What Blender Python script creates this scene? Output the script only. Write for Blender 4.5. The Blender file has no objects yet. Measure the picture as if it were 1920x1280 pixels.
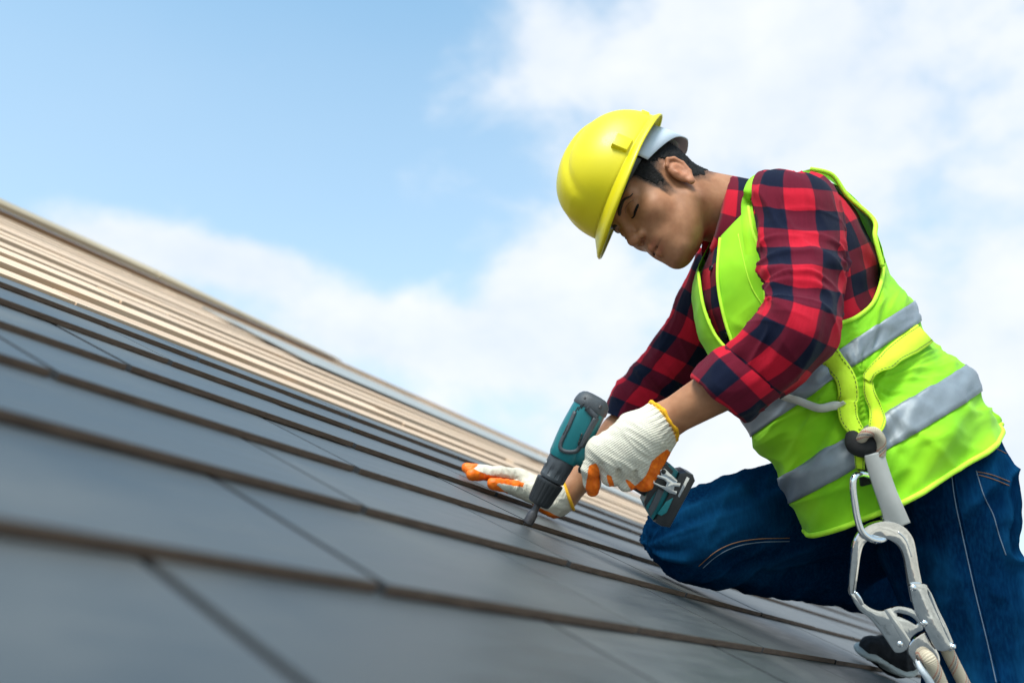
import bpy, bmesh, math, random
import numpy as np
from mathutils import Vector, Matrix
from mathutils.bvhtree import BVHTree
random.seed(7)
RNG = np.random.default_rng(7)
sc = bpy.context.scene
COL = sc.collection

# ---------------------------------------------------------------- camera
F_PX = 1707.0                                   # focal length in pixels of the 1920 px wide photograph
YAW, PITCH = math.radians(31.613), math.radians(21.883)
CAM = np.array([0.0, 0.0, 5.0])
FW = np.array([math.cos(PITCH)*math.cos(YAW), math.cos(PITCH)*math.sin(YAW), math.sin(PITCH)])
RT = np.array([math.sin(YAW), -math.cos(YAW), 0.0])
UP = np.cross(RT, FW)
cd = bpy.data.cameras.new('camera'); cam = bpy.data.objects.new('camera', cd); COL.objects.link(cam)
cd.sensor_width = 36.0; cd.lens = F_PX/1920*36; cd.clip_start = 0.02; cd.clip_end = 3000
cd.dof.use_dof = True; cd.dof.focus_distance = 1.56; cd.dof.aperture_fstop = 2.8
cam.matrix_world = Matrix(((RT[0], UP[0], -FW[0], CAM[0]), (RT[1], UP[1], -FW[1], CAM[1]), (RT[2], UP[2], -FW[2], CAM[2]), (0, 0, 0, 1)))
sc.camera = cam
C2W = np.stack([RT, UP, FW], 1)                 # camera coords (x right, y up, z depth) -> world
def c(px, py, d): return np.array([(px-960)*d/F_PX, (640-py)*d/F_PX, d])
def w(p): return np.asarray(p)@C2W.T + CAM
def W(px, py, d): return w(c(px, py, d))

# ---------------------------------------------------------------- sky and sun
SUN_AZ, SUN_EL = math.radians(195.0), math.radians(56.0)
sun_dir = np.array([math.cos(SUN_EL)*math.cos(SUN_AZ), math.cos(SUN_EL)*math.sin(SUN_AZ), math.sin(SUN_EL)])
world = bpy.data.worlds.new('World'); sc.world = world; world.use_nodes = True
nt = world.node_tree; nt.nodes.clear()
class NB:
    def __init__(s, nt): s.nt = nt
    def n(s, t, ins=None, **kw):
        nd = s.nt.nodes.new(t)
        for k, v in kw.items(): setattr(nd, k, v)
        for k, v in (ins or {}).items():
            if isinstance(v, bpy.types.NodeSocket): s.nt.links.new(v, nd.inputs[k])
            else: nd.inputs[k].default_value = v
        return nd
    def m(s, op, a, b=0.0, cc=0.0, clamp=False):
        nd = s.nt.nodes.new('ShaderNodeMath'); nd.operation = op; nd.use_clamp = clamp
        for i, v in enumerate((a, b, cc)):
            if isinstance(v, bpy.types.NodeSocket): s.nt.links.new(v, nd.inputs[i])
            else: nd.inputs[i].default_value = v
        return nd.outputs[0]
    def mix(s, fac, a, b, blend='MIX'):
        nd = s.nt.nodes.new('ShaderNodeMix'); nd.data_type = 'RGBA'; nd.blend_type = blend
        for i, v in ((0, fac), (6, a), (7, b)):
            if isinstance(v, bpy.types.NodeSocket): s.nt.links.new(v, nd.inputs[i])
            else: nd.inputs[i].default_value = v if i == 0 else (tuple(v)+(1,))[:4]
        return nd.outputs[2]
    def ramp(s, fac, stops, interp='LINEAR'):
        nd = s.nt.nodes.new('ShaderNodeValToRGB'); cr = nd.color_ramp; cr.interpolation = interp
        while len(cr.elements) < len(stops): cr.elements.new(0.5)
        for e, (p_, col) in zip(cr.elements, stops):
            e.position = p_; e.color = (tuple(col)+(1,))[:4] if not isinstance(col, (int, float)) else (col, col, col, 1)
        s.nt.links.new(fac, nd.inputs[0]); return nd.outputs[0]
b = NB(nt)
sky = b.n('ShaderNodeTexSky', sky_type='NISHITA', sun_disc=False, sun_elevation=SUN_EL, sun_rotation=math.pi/2-SUN_AZ, altitude=100, air_density=1.0, dust_density=1.6, ozone_density=1.6)
tc = b.n('ShaderNodeTexCoord')
sep = b.n('ShaderNodeSeparateXYZ', {0: tc.outputs['Generated']})
az = b.m('MULTIPLY', b.m('ARCTAN2', sep.outputs[1], sep.outputs[0]), 57.2958)
el = b.m('MULTIPLY', b.m('ARCSINE', sep.outputs[2]), 57.2958)
# cumulus banks: (azimuth, elevation, half width, half height, weight) in degrees on the dome
BANKS = [(57,25.7,7,2.0,.85),(49,25.6,5,1.8,.75),(42,22.6,8,2.2,.68),(28.5,25.2,4.6,3.2,.95),(33,21.5,9,2.4,.5),(14,38,18,8,.78),(30,40,4.5,3.2,.5),(3,22,26,16,.55),(20,14,40,7,.6),(-35,30,25,10,.7),(85,38,14,6,.7),(120,28,20,8,.7),(-90,35,22,10,.75),(170,30,30,9,.7),(-140,28,25,8,.7)]
acc = None
for (a0, e0, wa, we, wt) in BANKS:
    da = b.m('WRAP', b.m('SUBTRACT', az, a0), 180.0, -180.0)
    q = b.m('ADD', b.m('POWER', b.m('DIVIDE', b.m('ABSOLUTE', da), wa), 2.0), b.m('POWER', b.m('DIVIDE', b.m('ABSOLUTE', b.m('SUBTRACT', el, e0)), we), 2.0))
    g = b.m('MULTIPLY', b.m('EXPONENT', b.m('MULTIPLY', q, -1.0)), wt)
    acc = g if acc is None else b.m('ADD', acc, g)
mp = b.n('ShaderNodeMapping', {0: tc.outputs['Generated'], 3: (1, 1, 1.6)})
nz = b.n('ShaderNodeTexNoise', {'Vector': mp.outputs[0], 'Scale': 9.0, 'Detail': 7.0, 'Roughness': 0.55, 'Distortion': 0.15})
n2 = b.n('ShaderNodeTexNoise', {'Vector': mp.outputs[0], 'Scale': 3.0, 'Detail': 3.0, 'Roughness': 0.5})
# thin haze towards the horizon and a general veil, then the banks with broken edges
haze = b.m('MULTIPLY', b.m('SUBTRACT', 1.0, b.m('DIVIDE', el, 46.0)), 1.0, clamp=True)
haze = b.m('POWER', haze, 0.8)
field = b.m('ADD', acc, b.m('MULTIPLY', b.m('SUBTRACT', nz.outputs[0], 0.5), 1.15))
mask = b.n('ShaderNodeMapRange', {0: field, 1: 0.20, 2: 0.80, 3: 0.0, 4: 1.0}, interpolation_type='SMOOTHSTEP').outputs[0]
veil = b.m('ADD', b.m('MULTIPLY', haze, 0.72), b.m('MULTIPLY', n2.outputs[0], 0.14), clamp=True)
cloudcol = b.ramp(nz.outputs[0], [(0.3, (3.95,4.35,4.85)), (0.72, (4.85,5.0,5.2))])
skycol = b.mix(1.0, sky.outputs[0], (1.28,1.78,1.6), 'MULTIPLY')
c1 = b.mix(veil, skycol, (3.85,4.35,4.95))
c2 = b.mix(b.m('MULTIPLY', mask, 0.93), c1, cloudcol)
bg = b.n('ShaderNodeBackground', {0: c2, 1: 0.10})
b.n('ShaderNodeOutputWorld', {0: bg.outputs[0]})
sl = bpy.data.lights.new('sun', 'SUN'); sun = bpy.data.objects.new('sun', sl); COL.objects.link(sun)
sl.energy = 2.25; sl.angle = math.radians(22.0); sl.color = (1.0, 0.955, 0.89)
sun.rotation_euler = Vector(-sun_dir).to_track_quat('-Z', 'Y').to_euler(); sun.location = (0, 0, 30)
sc.view_settings.view_transform = 'Standard'; sc.view_settings.look = 'None'; sc.view_settings.gamma = 1.0
sc.view_settings.exposure = 1.05
sc.view_settings.use_curve_mapping = False
sc.cycles.use_denoising = True; sc.cycles.max_bounces = 6; sc.cycles.transparent_max_bounces = 8

# ---------------------------------------------------------------- small toolkit
def hexc(h):
    v = [int(h[i:i+2], 16)/255 for i in (0, 2, 4)]
    return tuple(x/12.92 if x <= .04045 else ((x+.055)/1.055)**2.4 for x in v)
MATS = {}
def mat(name, col, rough=0.6, metal=0.0, var=0.0, vscale=20.0, bump=0.0, bscale=200.0, bdist=0.002, spec=0.5, coat=0.0, stretch=(1, 1, 1), build=None, sss=0.0, sheen=0.0):
    """Principled material with colour variation and fine relief from object-space noise."""
    if name in MATS: return MATS[name]
    m = bpy.data.materials.new(name); m.use_nodes = True; t = m.node_tree; t.nodes.clear(); k = NB(t)
    o = k.n('ShaderNodeOutputMaterial'); pb = k.n('ShaderNodeBsdfPrincipled', {'Roughness': rough, 'Metallic': metal, 'Specular IOR Level': spec, 'Coat Weight': coat, 'Sheen Weight': sheen})
    t.links.new(pb.outputs[0], o.inputs[0])
    tcd = k.n('ShaderNodeTexCoord'); mpp = k.n('ShaderNodeMapping', {0: tcd.outputs['Object'], 3: stretch})
    cur = None
    if var:
        nz_ = k.n('ShaderNodeTexNoise', {'Vector': mpp.outputs[0], 'Scale': vscale, 'Detail': 6.0, 'Roughness': 0.6})
        lo = tuple(max(0, x*(1-var)) for x in col); hi = tuple(min(1, x*(1+var)) for x in col)
        cur = k.ramp(nz_.outputs[0], [(0.3, lo), (0.7, hi)])
        t.links.new(cur, pb.inputs['Base Color'])
    else: pb.inputs['Base Color'].default_value = tuple(col)+(1,)
    if bump:
        nb_ = k.n('ShaderNodeTexNoise', {'Vector': mpp.outputs[0], 'Scale': bscale, 'Detail': 4.0})
        bn = k.n('ShaderNodeBump', {'Height': nb_.outputs[0], 'Strength': bump, 'Distance': bdist})
        t.links.new(bn.outputs[0], pb.inputs['Normal'])
    if sss:
        pb.inputs['Subsurface Weight'].default_value = sss; pb.inputs['Subsurface Radius'].default_value = (0.012, 0.005, 0.003); pb.inputs['Subsurface Scale'].default_value = 0.6
    if build: build(k, pb, tcd, cur)
    MATS[name] = m; return m

def obj(name, verts, faces, material, parent=None, smooth=True, uv=None, cols=None, base=None, auto=None):
    """World-space verts -> one mesh object, its origin at base."""
    v = np.asarray(verts, float)
    me = bpy.data.meshes.new(name)
    b0 = np.asarray(base if base is not None else v.mean(0), float)
    pm = None
    if parent is not None: pm = np.array(parent.location); 
    me.from_pydata((v-b0).tolist(), [], faces if isinstance(faces, list) else faces.tolist()); me.update()
    if smooth: me.shade_smooth() if hasattr(me, 'shade_smooth') else None
    if auto is not None: 
        try: me.set_sharp_from_angle(angle=math.radians(auto))
        except Exception: pass
    if uv is not None:
        at = me.attributes.new('cloth', 'FLOAT_VECTOR', 'POINT'); a = np.zeros((len(v), 3)); a[:, :uv.shape[1]] = uv; at.data.foreach_set('vector', a.ravel())
    if cols is not None:
        at = me.attributes.new('tint', 'FLOAT_COLOR', 'POINT'); a = np.ones((len(v), 4)); a[:, :cols.shape[1]] = cols; at.data.foreach_set('color', a.ravel())
    o = bpy.data.objects.new(name, me); COL.objects.link(o)
    for mm in (material if isinstance(material, (list, tuple)) else [material]): me.materials.append(mm)
    if parent is not None:
        o.parent = parent; o.location = Vector(b0)-world_loc(parent)
    else: o.location = b0
    return o
def world_loc(o):
    l = o.location.copy(); p = o.parent
    while p is not None: l = l+p.location; p = p.parent
    return l
def tag(o, label=None, cat=None, group=None, kind=None):
    for k_, v_ in (('label', label), ('category', cat), ('group', group), ('kind', kind)):
        if v_: o[k_] = v_
    return o
def empty(name, loc, **kw):
    o = bpy.data.objects.new(name, None); COL.objects.link(o); o.location = loc; o.empty_display_size = .05
    return tag(o, **kw)

def box_vf(x0, x1, y0, y1, z0, z1, bev=0.0):
    bm = bmesh.new(); bmesh.ops.create_cube(bm, size=1)
    for vv in bm.verts: vv.co = Vector(((x0+x1)/2+vv.co.x*(x1-x0), (y0+y1)/2+vv.co.y*(y1-y0), (z0+z1)/2+vv.co.z*(z1-z0)))
    if bev: bmesh.ops.bevel(bm, geom=bm.edges[:], offset=bev, segments=2, affect='EDGES', profile=0.6)
    bm.verts.index_update()
    V = np.array([vv.co[:] for vv in bm.verts]); Fc = [[vv.index for vv in f.verts] for f in bm.faces]; bm.free(); return V, Fc
def merge(parts):
    V = []; Fs = []; n = 0
    for v, f in parts:
        V.append(np.asarray(v, float)); Fs += [[i+n for i in q] for q in (f if isinstance(f, list) else f.tolist())]; n += len(v)
    return np.concatenate(V), Fs
def grid_faces(nr, ns, closed=True, flip=False):
    f = []
    for i in range(nr-1):
        for j in range(ns if closed else ns-1):
            a, b_ = i*ns+j, i*ns+(j+1) % ns; c_, d_ = (i+1)*ns+(j+1) % ns, (i+1)*ns+j
            f.append([a, d_, c_, b_] if flip else [a, b_, c_, d_])
    return f
def catmull(P, n, closed=False):
    P = np.asarray(P, float); m = len(P); out = []
    seg = m if closed else m-1
    ts = np.linspace(0, seg, n, endpoint=not closed)
    for t in ts:
        i = min(int(t), seg-1); u = t-i
        g = (lambda k: P[k % m]) if closed else (lambda k: P[min(max(k, 0), m-1)])
        p0, p1, p2, p3 = g(i-1), g(i), g(i+1), g(i+2)
        out.append(.5*((2*p1)+(-p0+p2)*u+(2*p0-5*p1+4*p2-p3)*u*u+(-p0+3*p1-3*p2+p3)*u**3))
    return np.array(out)
def nrm(v): v = np.asarray(v, float); return v/(np.linalg.norm(v, axis=-1, keepdims=True)+1e-12)
def tube(path, r, ns=10, closed=False, cap=True):
    """Round tube along a polyline of points."""
    P = np.asarray(path, float); n = len(P); r = np.full(n, r) if np.isscalar(r) else np.asarray(r)
    T = np.gradient(P, axis=0) if not closed else np.roll(P, -1, 0)-np.roll(P, 1, 0); T = nrm(T)
    a = np.cross(T[0], [0.3, 0.5, 0.8]); N = [nrm(a)]
    for i in range(1, n):
        q = N[-1]-T[i]*(N[-1]@T[i]); N.append(nrm(q))
    N = np.array(N); B = np.cross(T, N); th = np.linspace(0, 2*np.pi, ns, endpoint=False)
    V = P[:, None]+r[:, None, None]*(np.cos(th)[None, :, None]*N[:, None]+np.sin(th)[None, :, None]*B[:, None])
    Fc = grid_faces(n, ns)
    V = V.reshape(-1, 3)
    if closed: Fc += [[(n-1)*ns+j, (n-1)*ns+(j+1) % ns, (j+1) % ns, j] for j in range(ns)]
    elif cap: Fc += [list(range(ns))[::-1], list(range((n-1)*ns, n*ns))]
    return V, Fc
def lathe(prof, o, ax, ref, ns=32, fn=None):
    """prof: (along, radius) pairs; axis ax from o. fn(theta, along, r) can modulate the radius."""
    ax = nrm(ax); u = nrm(np.asarray(ref)-ax*(np.asarray(ref)@ax)); v_ = np.cross(ax, u)
    th = np.linspace(0, 2*np.pi, ns, endpoint=False); V = []
    for (a_, r_) in prof:
        rr = np.full(ns, r_) if fn is None else fn(th, a_, r_)
        V.append(np.asarray(o)+ax*a_+rr[:, None]*(np.cos(th)[:, None]*u+np.sin(th)[:, None]*v_))
    V = np.concatenate(V); n = len(prof); Fc = grid_faces(n, ns)
    Fc += [list(range(ns))[::-1], list(range((n-1)*ns, n*ns))]
    return V, Fc
def ribbon(path, normal, width, thick=0.0015, off=0.0):
    """Flat strap following a polyline; normal per point."""
    P = np.asarray(path, float); Nn = nrm(normal); T = nrm(np.gradient(P, axis=0)); S_ = nrm(np.cross(T, Nn))
    wd = np.full(len(P), width) if np.isscalar(width) else np.asarray(width)
    n = len(P); rows = []
    for sx, nn in ((-1, off), (-.97, off+thick), (0, off+thick*1.15), (.97, off+thick), (1, off)):
        rows.append(P+S_*(wd[:, None]/2*sx)+Nn*nn)
    V = np.stack(rows, 1).reshape(-1, 3); k = len(rows)
    Fc = []
    for i in range(n-1):
        for j in range(k):
            a_, b_ = i*k+j, i*k+(j+1) % k; Fc.append([a_, b_, b_+k, a_+k])
    Fc += [list(range(k))[::-1], list(range((n-1)*k, n*k))]
    return V, Fc
def prism(poly, o, ex, ey, ez, t, bev=0.0, holes=()):
    """Polygon in the (ex, ey) plane at o extruded by t along ez (both ways t/2); optional bevel."""
    bm = bmesh.new(); vs = [bm.verts.new((p_[0], p_[1], -t/2)) for p_ in poly]
    bm.edges.ensure_lookup_table()
    ed = [bm.edges.new((vs[i], vs[(i+1) % len(vs)])) for i in range(len(vs))]
    for h in holes:
        hv = [bm.verts.new((p_[0], p_[1], -t/2)) for p_ in h]; ed += [bm.edges.new((hv[i], hv[(i+1) % len(hv)])) for i in range(len(hv))]
    bmesh.ops.triangle_fill(bm, edges=ed, use_beauty=True)
    bmesh.ops.dissolve_limit(bm, angle_limit=0.01, verts=bm.verts[:], edges=bm.edges[:]) if not holes else None
    ext = bmesh.ops.extrude_face_region(bm, geom=bm.faces[:])
    for g in ext['geom']:
        if isinstance(g, bmesh.types.BMVert): g.co.z += t
    bmesh.ops.recalc_face_normals(bm, faces=bm.faces[:])
    if bev:
        eds = [e for e in bm.edges if len(e.link_faces) == 2 and e.calc_face_angle(0) > 0.9 and abs(e.verts[0].co.z-e.verts[1].co.z) < 1e-6]
        bmesh.ops.bevel(bm, geom=eds, offset=bev, segments=2, affect='EDGES', profile=0.6)
    bm.verts.index_update()
    L = np.array([v_.co[:] for v_ in bm.verts]); Fc = [[v_.index for v_ in f.verts] for f in bm.faces]; bm.free()
    V = np.asarray(o)+L[:, :1]*np.asarray(ex)+L[:, 1:2]*np.asarray(ey)+L[:, 2:]*np.asarray(ez)
    return V, Fc

# ---------------------------------------------------------------- the roof
TH = math.radians(29.81); H_CAM = 0.13376
SX = np.array([1.0, 0, 0]); SS = np.array([0, math.cos(TH), math.sin(TH)]); SN = np.array([0, -math.sin(TH), math.cos(TH)])
ROOF0 = CAM-SN*H_CAM                            # roof coords: X along the courses, S up the slope, N off the plane of the butt tops
def roof(X, S, N=0.0): return ROOF0+np.multiply.outer(np.asarray(X, float), SX)+np.multiply.outer(np.asarray(S, float), SS)+np.multiply.outer(np.asarray(N, float), SN)
RM = Matrix(((SX[0], SS[0], SN[0]), (SX[1], SS[1], SN[1]), (SX[2], SS[2], SN[2])))
NC = SN@C2W                                      # roof normal in camera coords
def roof_c(px, py, N=0.0):                       # pixel -> point of the roof plane raised by N, camera coords
    r = c(px, py, 1.0); return r*((N-H_CAM)/(r@NC))
E_, T_, WD = 0.2096, 0.0088, 0.42
S0 = 0.390
def bt(k, pb, tcd, cur):
    t = k.nt; oi = k.n('ShaderNodeObjectInfo')
    v = k.n('ShaderNodeVectorMath', {0: tcd.outputs['Object'], 1: oi.outputs['Location']}, operation='ADD')
    mp_ = k.n('ShaderNodeMapping', {0: v.outputs[0], 3: (1.2, 7, 1)})
    n1 = k.n('ShaderNodeTexNoise', {'Vector': mp_.outputs[0], 'Scale': 9.0, 'Detail': 8.0, 'Roughness': 0.62})
    n3 = k.n('ShaderNodeTexNoise', {'Vector': v.outputs[0], 'Scale': 3.2, 'Detail': 5.0})
    n4 = k.n('ShaderNodeTexNoise', {'Vector': v.outputs[0], 'Scale': 420.0, 'Detail': 2.0})
    base = k.ramp(n1.outputs[0], [(0.25, (0.030,0.035,0.039)), (0.75, (0.056,0.062,0.065))])
    dust = k.n('ShaderNodeMapRange', {0: n3.outputs[0], 1: 0.5, 2: 0.74, 3: 0.0, 4: 0.17}).outputs[0]
    base = k.mix(dust, base, (0.30, 0.285, 0.26))
    tone = k.m('MULTIPLY_ADD', oi.outputs['Random'], 0.22, 0.89)
    base = k.mix(1.0, base, k.n('ShaderNodeCombineColor', {0: tone, 1: tone, 2: tone}).outputs[0], 'MULTIPLY')
    t.links.new(base, pb.inputs['Base Color'])
    t.links.new(k.m('MULTIPLY_ADD', n1.outputs[0], 0.25, k.m('MULTIPLY_ADD', dust, 0.6, 0.33)), pb.inputs['Roughness'])
    hh = k.m('ADD', k.m('MULTIPLY', n1.outputs[0], 0.6), k.m('MULTIPLY', n4.outputs[0], 0.25))
    t.links.new(k.n('ShaderNodeBump', {'Height': hh, 'Strength': 0.2, 'Distance': 0.002}).outputs[0], pb.inputs['Normal'])
m_tile = mat('grey_tile_coating', (0.2, 0.22, 0.24), 0.4, build=bt, spec=.75)
m_butt = mat('raw_tile_edge', (0.115, 0.072, 0.05), 0.9, var=0.45, vscale=60, bump=0.6, bscale=260, stretch=(0.6, 1, 6))
m_side = mat('tile_side_shade', (0.012, 0.013, 0.016), 0.95)  # near-black colour paints the shade of the joints onto the side faces
def bwood(k, pb, tcd, cur):
    t = k.nt; oi = k.n('ShaderNodeObjectInfo')
    v = k.n('ShaderNodeVectorMath', {0: tcd.outputs['Object'], 1: oi.outputs['Location']}, operation='ADD')
    mp_ = k.n('ShaderNodeMapping', {0: v.outputs[0], 3: (0.6, 14, 14)})
    n1 = k.n('ShaderNodeTexNoise', {'Vector': mp_.outputs[0], 'Scale': 6.0, 'Detail': 8.0, 'Roughness': 0.65, 'Distortion': 0.4})
    col = k.ramp(n1.outputs[0], [(0.25, (0.50, 0.31, 0.18)), (0.5, (0.63, 0.44, 0.30)), (0.8, (0.71, 0.55, 0.42))])
    tone = k.m('MULTIPLY_ADD', oi.outputs['Random'], 0.3, 0.82)
    col = k.mix(1.0, col, k.n('ShaderNodeCombineColor', {0: tone, 1: tone, 2: tone}).outputs[0], 'MULTIPLY')
    t.links.new(col, pb.inputs['Base Color'])
    t.links.new(k.n('ShaderNodeBump', {'Height': n1.outputs[0], 'Strength': 0.25, 'Distance': 0.003}).outputs[0], pb.inputs['Normal'])
m_pine = mat('raw_pine', (0.6, 0.4, 0.22), 0.62, build=bwood)
m_ridge = mat('weathered_ridge_board', (0.36, 0.29, 0.20), 0.85, var=0.25, vscale=5, stretch=(0.4, 5, 5))
m_block = mat('dark_light_block', (0.05, 0.045, 0.04), 0.85, var=0.2, vscale=8)
m_sheet = mat('grey_roof_sheet', (0.27, 0.275, 0.27), 0.7, var=0.1, vscale=4)
m_wall = mat('house_render', (0.62, 0.58, 0.50), 0.85, var=0.08, vscale=3, bump=0.3, bscale=90)

house = empty('house', roof(3.0, -1.6, -3.0), label='unfinished house roof with grey tiles below bare pine sheathing boards', cat='house')
roofp = bpy.data.objects.new('roof', None); COL.objects.link(roofp); roofp.parent = house; roofp.location = Vector(roof(3.0, 2.0, 0.0))-world_loc(house)
def roof_mesh(name, V, Fc, mats, loc, parent, mi=None, rot=True, smooth=False):
    """Mesh in roof axes placed at a roof point."""
    me = bpy.data.meshes.new(name); me.from_pydata(np.asarray(V).tolist(), [], Fc); me.update()
    for m_ in mats: me.materials.append(m_)
    if mi is not None: me.polygons.foreach_set('material_index', mi)
    o = bpy.data.objects.new(name, me); COL.objects.link(o); o.parent = parent
    o.matrix_local = Matrix.Translation(Vector(loc)-world_loc(parent)) @ RM.to_4x4()
    return o
def tile_mesh(L, wdt=WD-0.0085):
    tt = T_-0.0006
    V, Fc = box_vf(0, wdt, 0, L, -tt, 0, 0.0011)
    me = bpy.data.meshes.new('roof_tile'); me.from_pydata(V.tolist(), [], Fc); me.update(); me.materials.append(m_tile); me.materials.append(m_butt); me.materials.append(m_side)
    me.polygons.foreach_set('material_index', [0 if p_.normal.z > 0.55 else 2 if abs(p_.normal.x) > .6 else 1 for p_ in me.polygons]); return me
TM = {'long': tile_mesh(0.47), 'c4': tile_mesh(0.358), 'c5': tile_mesh(0.158)}
XO = [0.4892, 0.6765, 0.4467, 0.6439, 0.8361, 1.0287]
tilt = Matrix.Rotation(-math.atan2(T_, E_), 3, 'X')
ntile = 0
for k in range(-6, 6):
    x0 = XO[k] if k >= 0 else XO[0]-0.1875*(-k)
    x0 = x0 % WD
    for j in range(-4 if k < 3 else -2, 21):
        X = x0+(j-1)*WD+0.0085
        if k < 0 and (X > 3.4 or X < -1.7): continue
        me = TM['c5'] if k == 5 else TM['c4'] if k == 4 else TM['long']
        o = bpy.data.objects.new('roof_tile', me); COL.objects.link(o); o.parent = roofp
        jx, js, jn = random.uniform(-.0012, .0012), random.uniform(-.0014, .0014), random.uniform(-.0003, .0006)
        yawj = Matrix.Rotation(random.uniform(-.0022, .0022), 3, 'Z'); rl = Matrix.Rotation(random.uniform(-.0016, .0016), 3, 'Y')
        o.matrix_local = Matrix.Translation(Vector(roof(X+jx, S0+k*E_+js, jn))-world_loc(roofp)) @ (RM @ yawj @ rl @ tilt).to_4x4()
        ntile += 1
# bare skip sheathing above the last course, boards butted end to end
s_b = 1.598; row = 0
while s_b < 4.30:
    x = -1.6-random.random()*1.5 if row else -1.585
    ends = []
    wdth = 0.135 if row else 0.10
    while x < 9.6:
        ln = random.choice((2.4, 3.0, 3.6, 4.2)) if row or x > 0 else 2.45
        x1 = min(x+ln, 9.9)
        dz = random.uniform(-.003, .003) if row else 0
        V, Fc = box_vf(0, x1-x-0.004, 0, wdth+random.uniform(-.006, .006), -0.027, 0, 0.0015)
        roof_mesh('sheathing_board', V, Fc, [m_pine], roof(x, s_b+random.uniform(-.004, .004), -0.001+dz+(0.006 if row else 0)), roofp)
        x = x1
    s_b += (0.135 if row == 0 else 0.262) + (0.02 if row == 0 else 0)
    row += 1
# short splice block on the first gap, rafters, light-blocking deck
for (xa, sa) in ((0.70, 1.735), (2.9, 2.02), (4.2, 1.735)):
    V, Fc = box_vf(0, 0.055, 0, 0.05, -0.02, 0.004, 0.001); roof_mesh('splice_block', V, Fc, [m_pine], roof(xa, sa-.045, 0), roofp)
for i in range(20):
    V, Fc = box_vf(0, 0.045, -1.45, 4.36, -0.15, -0.033, 0.002); roof_mesh('rafter', V, Fc, [m_pine], roof(-1.5+i*0.6, 0, 0), roofp)
V, Fc = box_vf(-1.7, 10.0, -1.5, 4.38, -0.165, -0.155); roof_mesh('light_block_deck', V, Fc, [m_block], roof(0, 0, 0), roofp)  # dark deck added under the rafters to block light
# grey sheet already laid over the upper boards farther along
V, Fc = box_vf(2.45, 9.8, 2.72, 3.55, 0.0, 0.006, 0.001); roof_mesh('roof_sheet', V, Fc, [m_sheet], roof(0, 0, 0.014), roofp)
# ridge: a board along the apex and a capping that stops part way
V, Fc = box_vf(-1.7, 9.9, 4.36, 4.40, -0.16, 0.028, 0.002); roof_mesh('ridge_board', V, Fc, [m_pine], roof(0, 0, 0), roofp)
cap = [(0, 0.0), (0.16, 0.0), (0.162, 0.016), (0.12, 0.038), (0.06, 0.042), (0.0, 0.024)]
for i in range(4):
    xa = -1.6+i*1.42
    V, Fc = prism([(p_[0], p_[1]) for p_ in cap], (xa+0.7, 4.30, 0.032), (0, 1, 0), (0, 0, 1), (1, 0, 0), 1.41, 0.004)
    if i == 3: V = np.array(V); V[:, 2] = .032+(V[:, 2]-.032)*np.where(V[:, 0] > xa+.7, .25, 1)
    roof_mesh('ridge_cap', V, Fc, [m_ridge], roof(0, 0, 0), roofp)
# far slope, gable wall and eaves so that the roof belongs to a building
apex = roof(0, 4.40, 0.0)
V = []; yr, zr = apex[1], apex[2]
def wpt(x, y, z): return (x, y, z)
Vb = np.array([wpt(-1.7, yr+.02, zr-.02), wpt(10, yr+.02, zr-.02), wpt(10, yr+5.1, zr-2.95), wpt(-1.7, yr+5.1, zr-2.95), wpt(-1.7, yr+.02, zr-.06), wpt(10, yr+.02, zr-.06), wpt(10, yr+5.1, zr-2.99), wpt(-1.7, yr+5.1, zr-2.99)])
BF = [[0, 1, 2, 3], [7, 6, 5, 4], [0, 4, 5, 1], [1, 5, 6, 2], [2, 6, 7, 3], [3, 7, 4, 0]]
obj('far_slope', Vb, BF, m_sheet, house, smooth=False)
eav = roof(0, -1.30, -0.17)
for nm, x_ in (('gable_wall', -1.4), ('gable_wall', 9.6)):
    y0, y1 = eav[1]+.1, 2*yr-eav[1]-.1
    hz = lambda y: zr-.3-abs(y-yr)*math.tan(TH)
    pts = [(y0, 0.0), (y1, 0.0), (y1, hz(y1)), (yr, hz(yr)), (y0, hz(y0))]
    V, Fc = prism(pts, (x_, 0, 0), (0, 1, 0), (0, 0, 1), (1, 0, 0), 0.2); obj(nm, V, Fc, m_wall, house, smooth=False)
V, Fc = box_vf(-1.29, 9.49, eav[1]+.12, eav[1]+.32, 0, eav[2]-.12); obj('front_wall', V, Fc, m_wall, house, smooth=False)

# ---------------------------------------------------------------- ground and a neighbouring house beyond
m_gr = mat('bounce_ground', (0.33, 0.30, 0.25), 0.95, var=0.7, vscale=0.35, bump=0.4, bscale=4)  # unseen yard; pale patchy colour chosen for bounce light and metal reflections
gv = np.array([(-600, -600, 0), (900, -600, 0), (900, 900, 0), (-600, 900, 0)], float)
tag(obj('ground', gv, [[0, 1, 2, 3]], m_gr, smooth=False), kind='structure')

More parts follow.
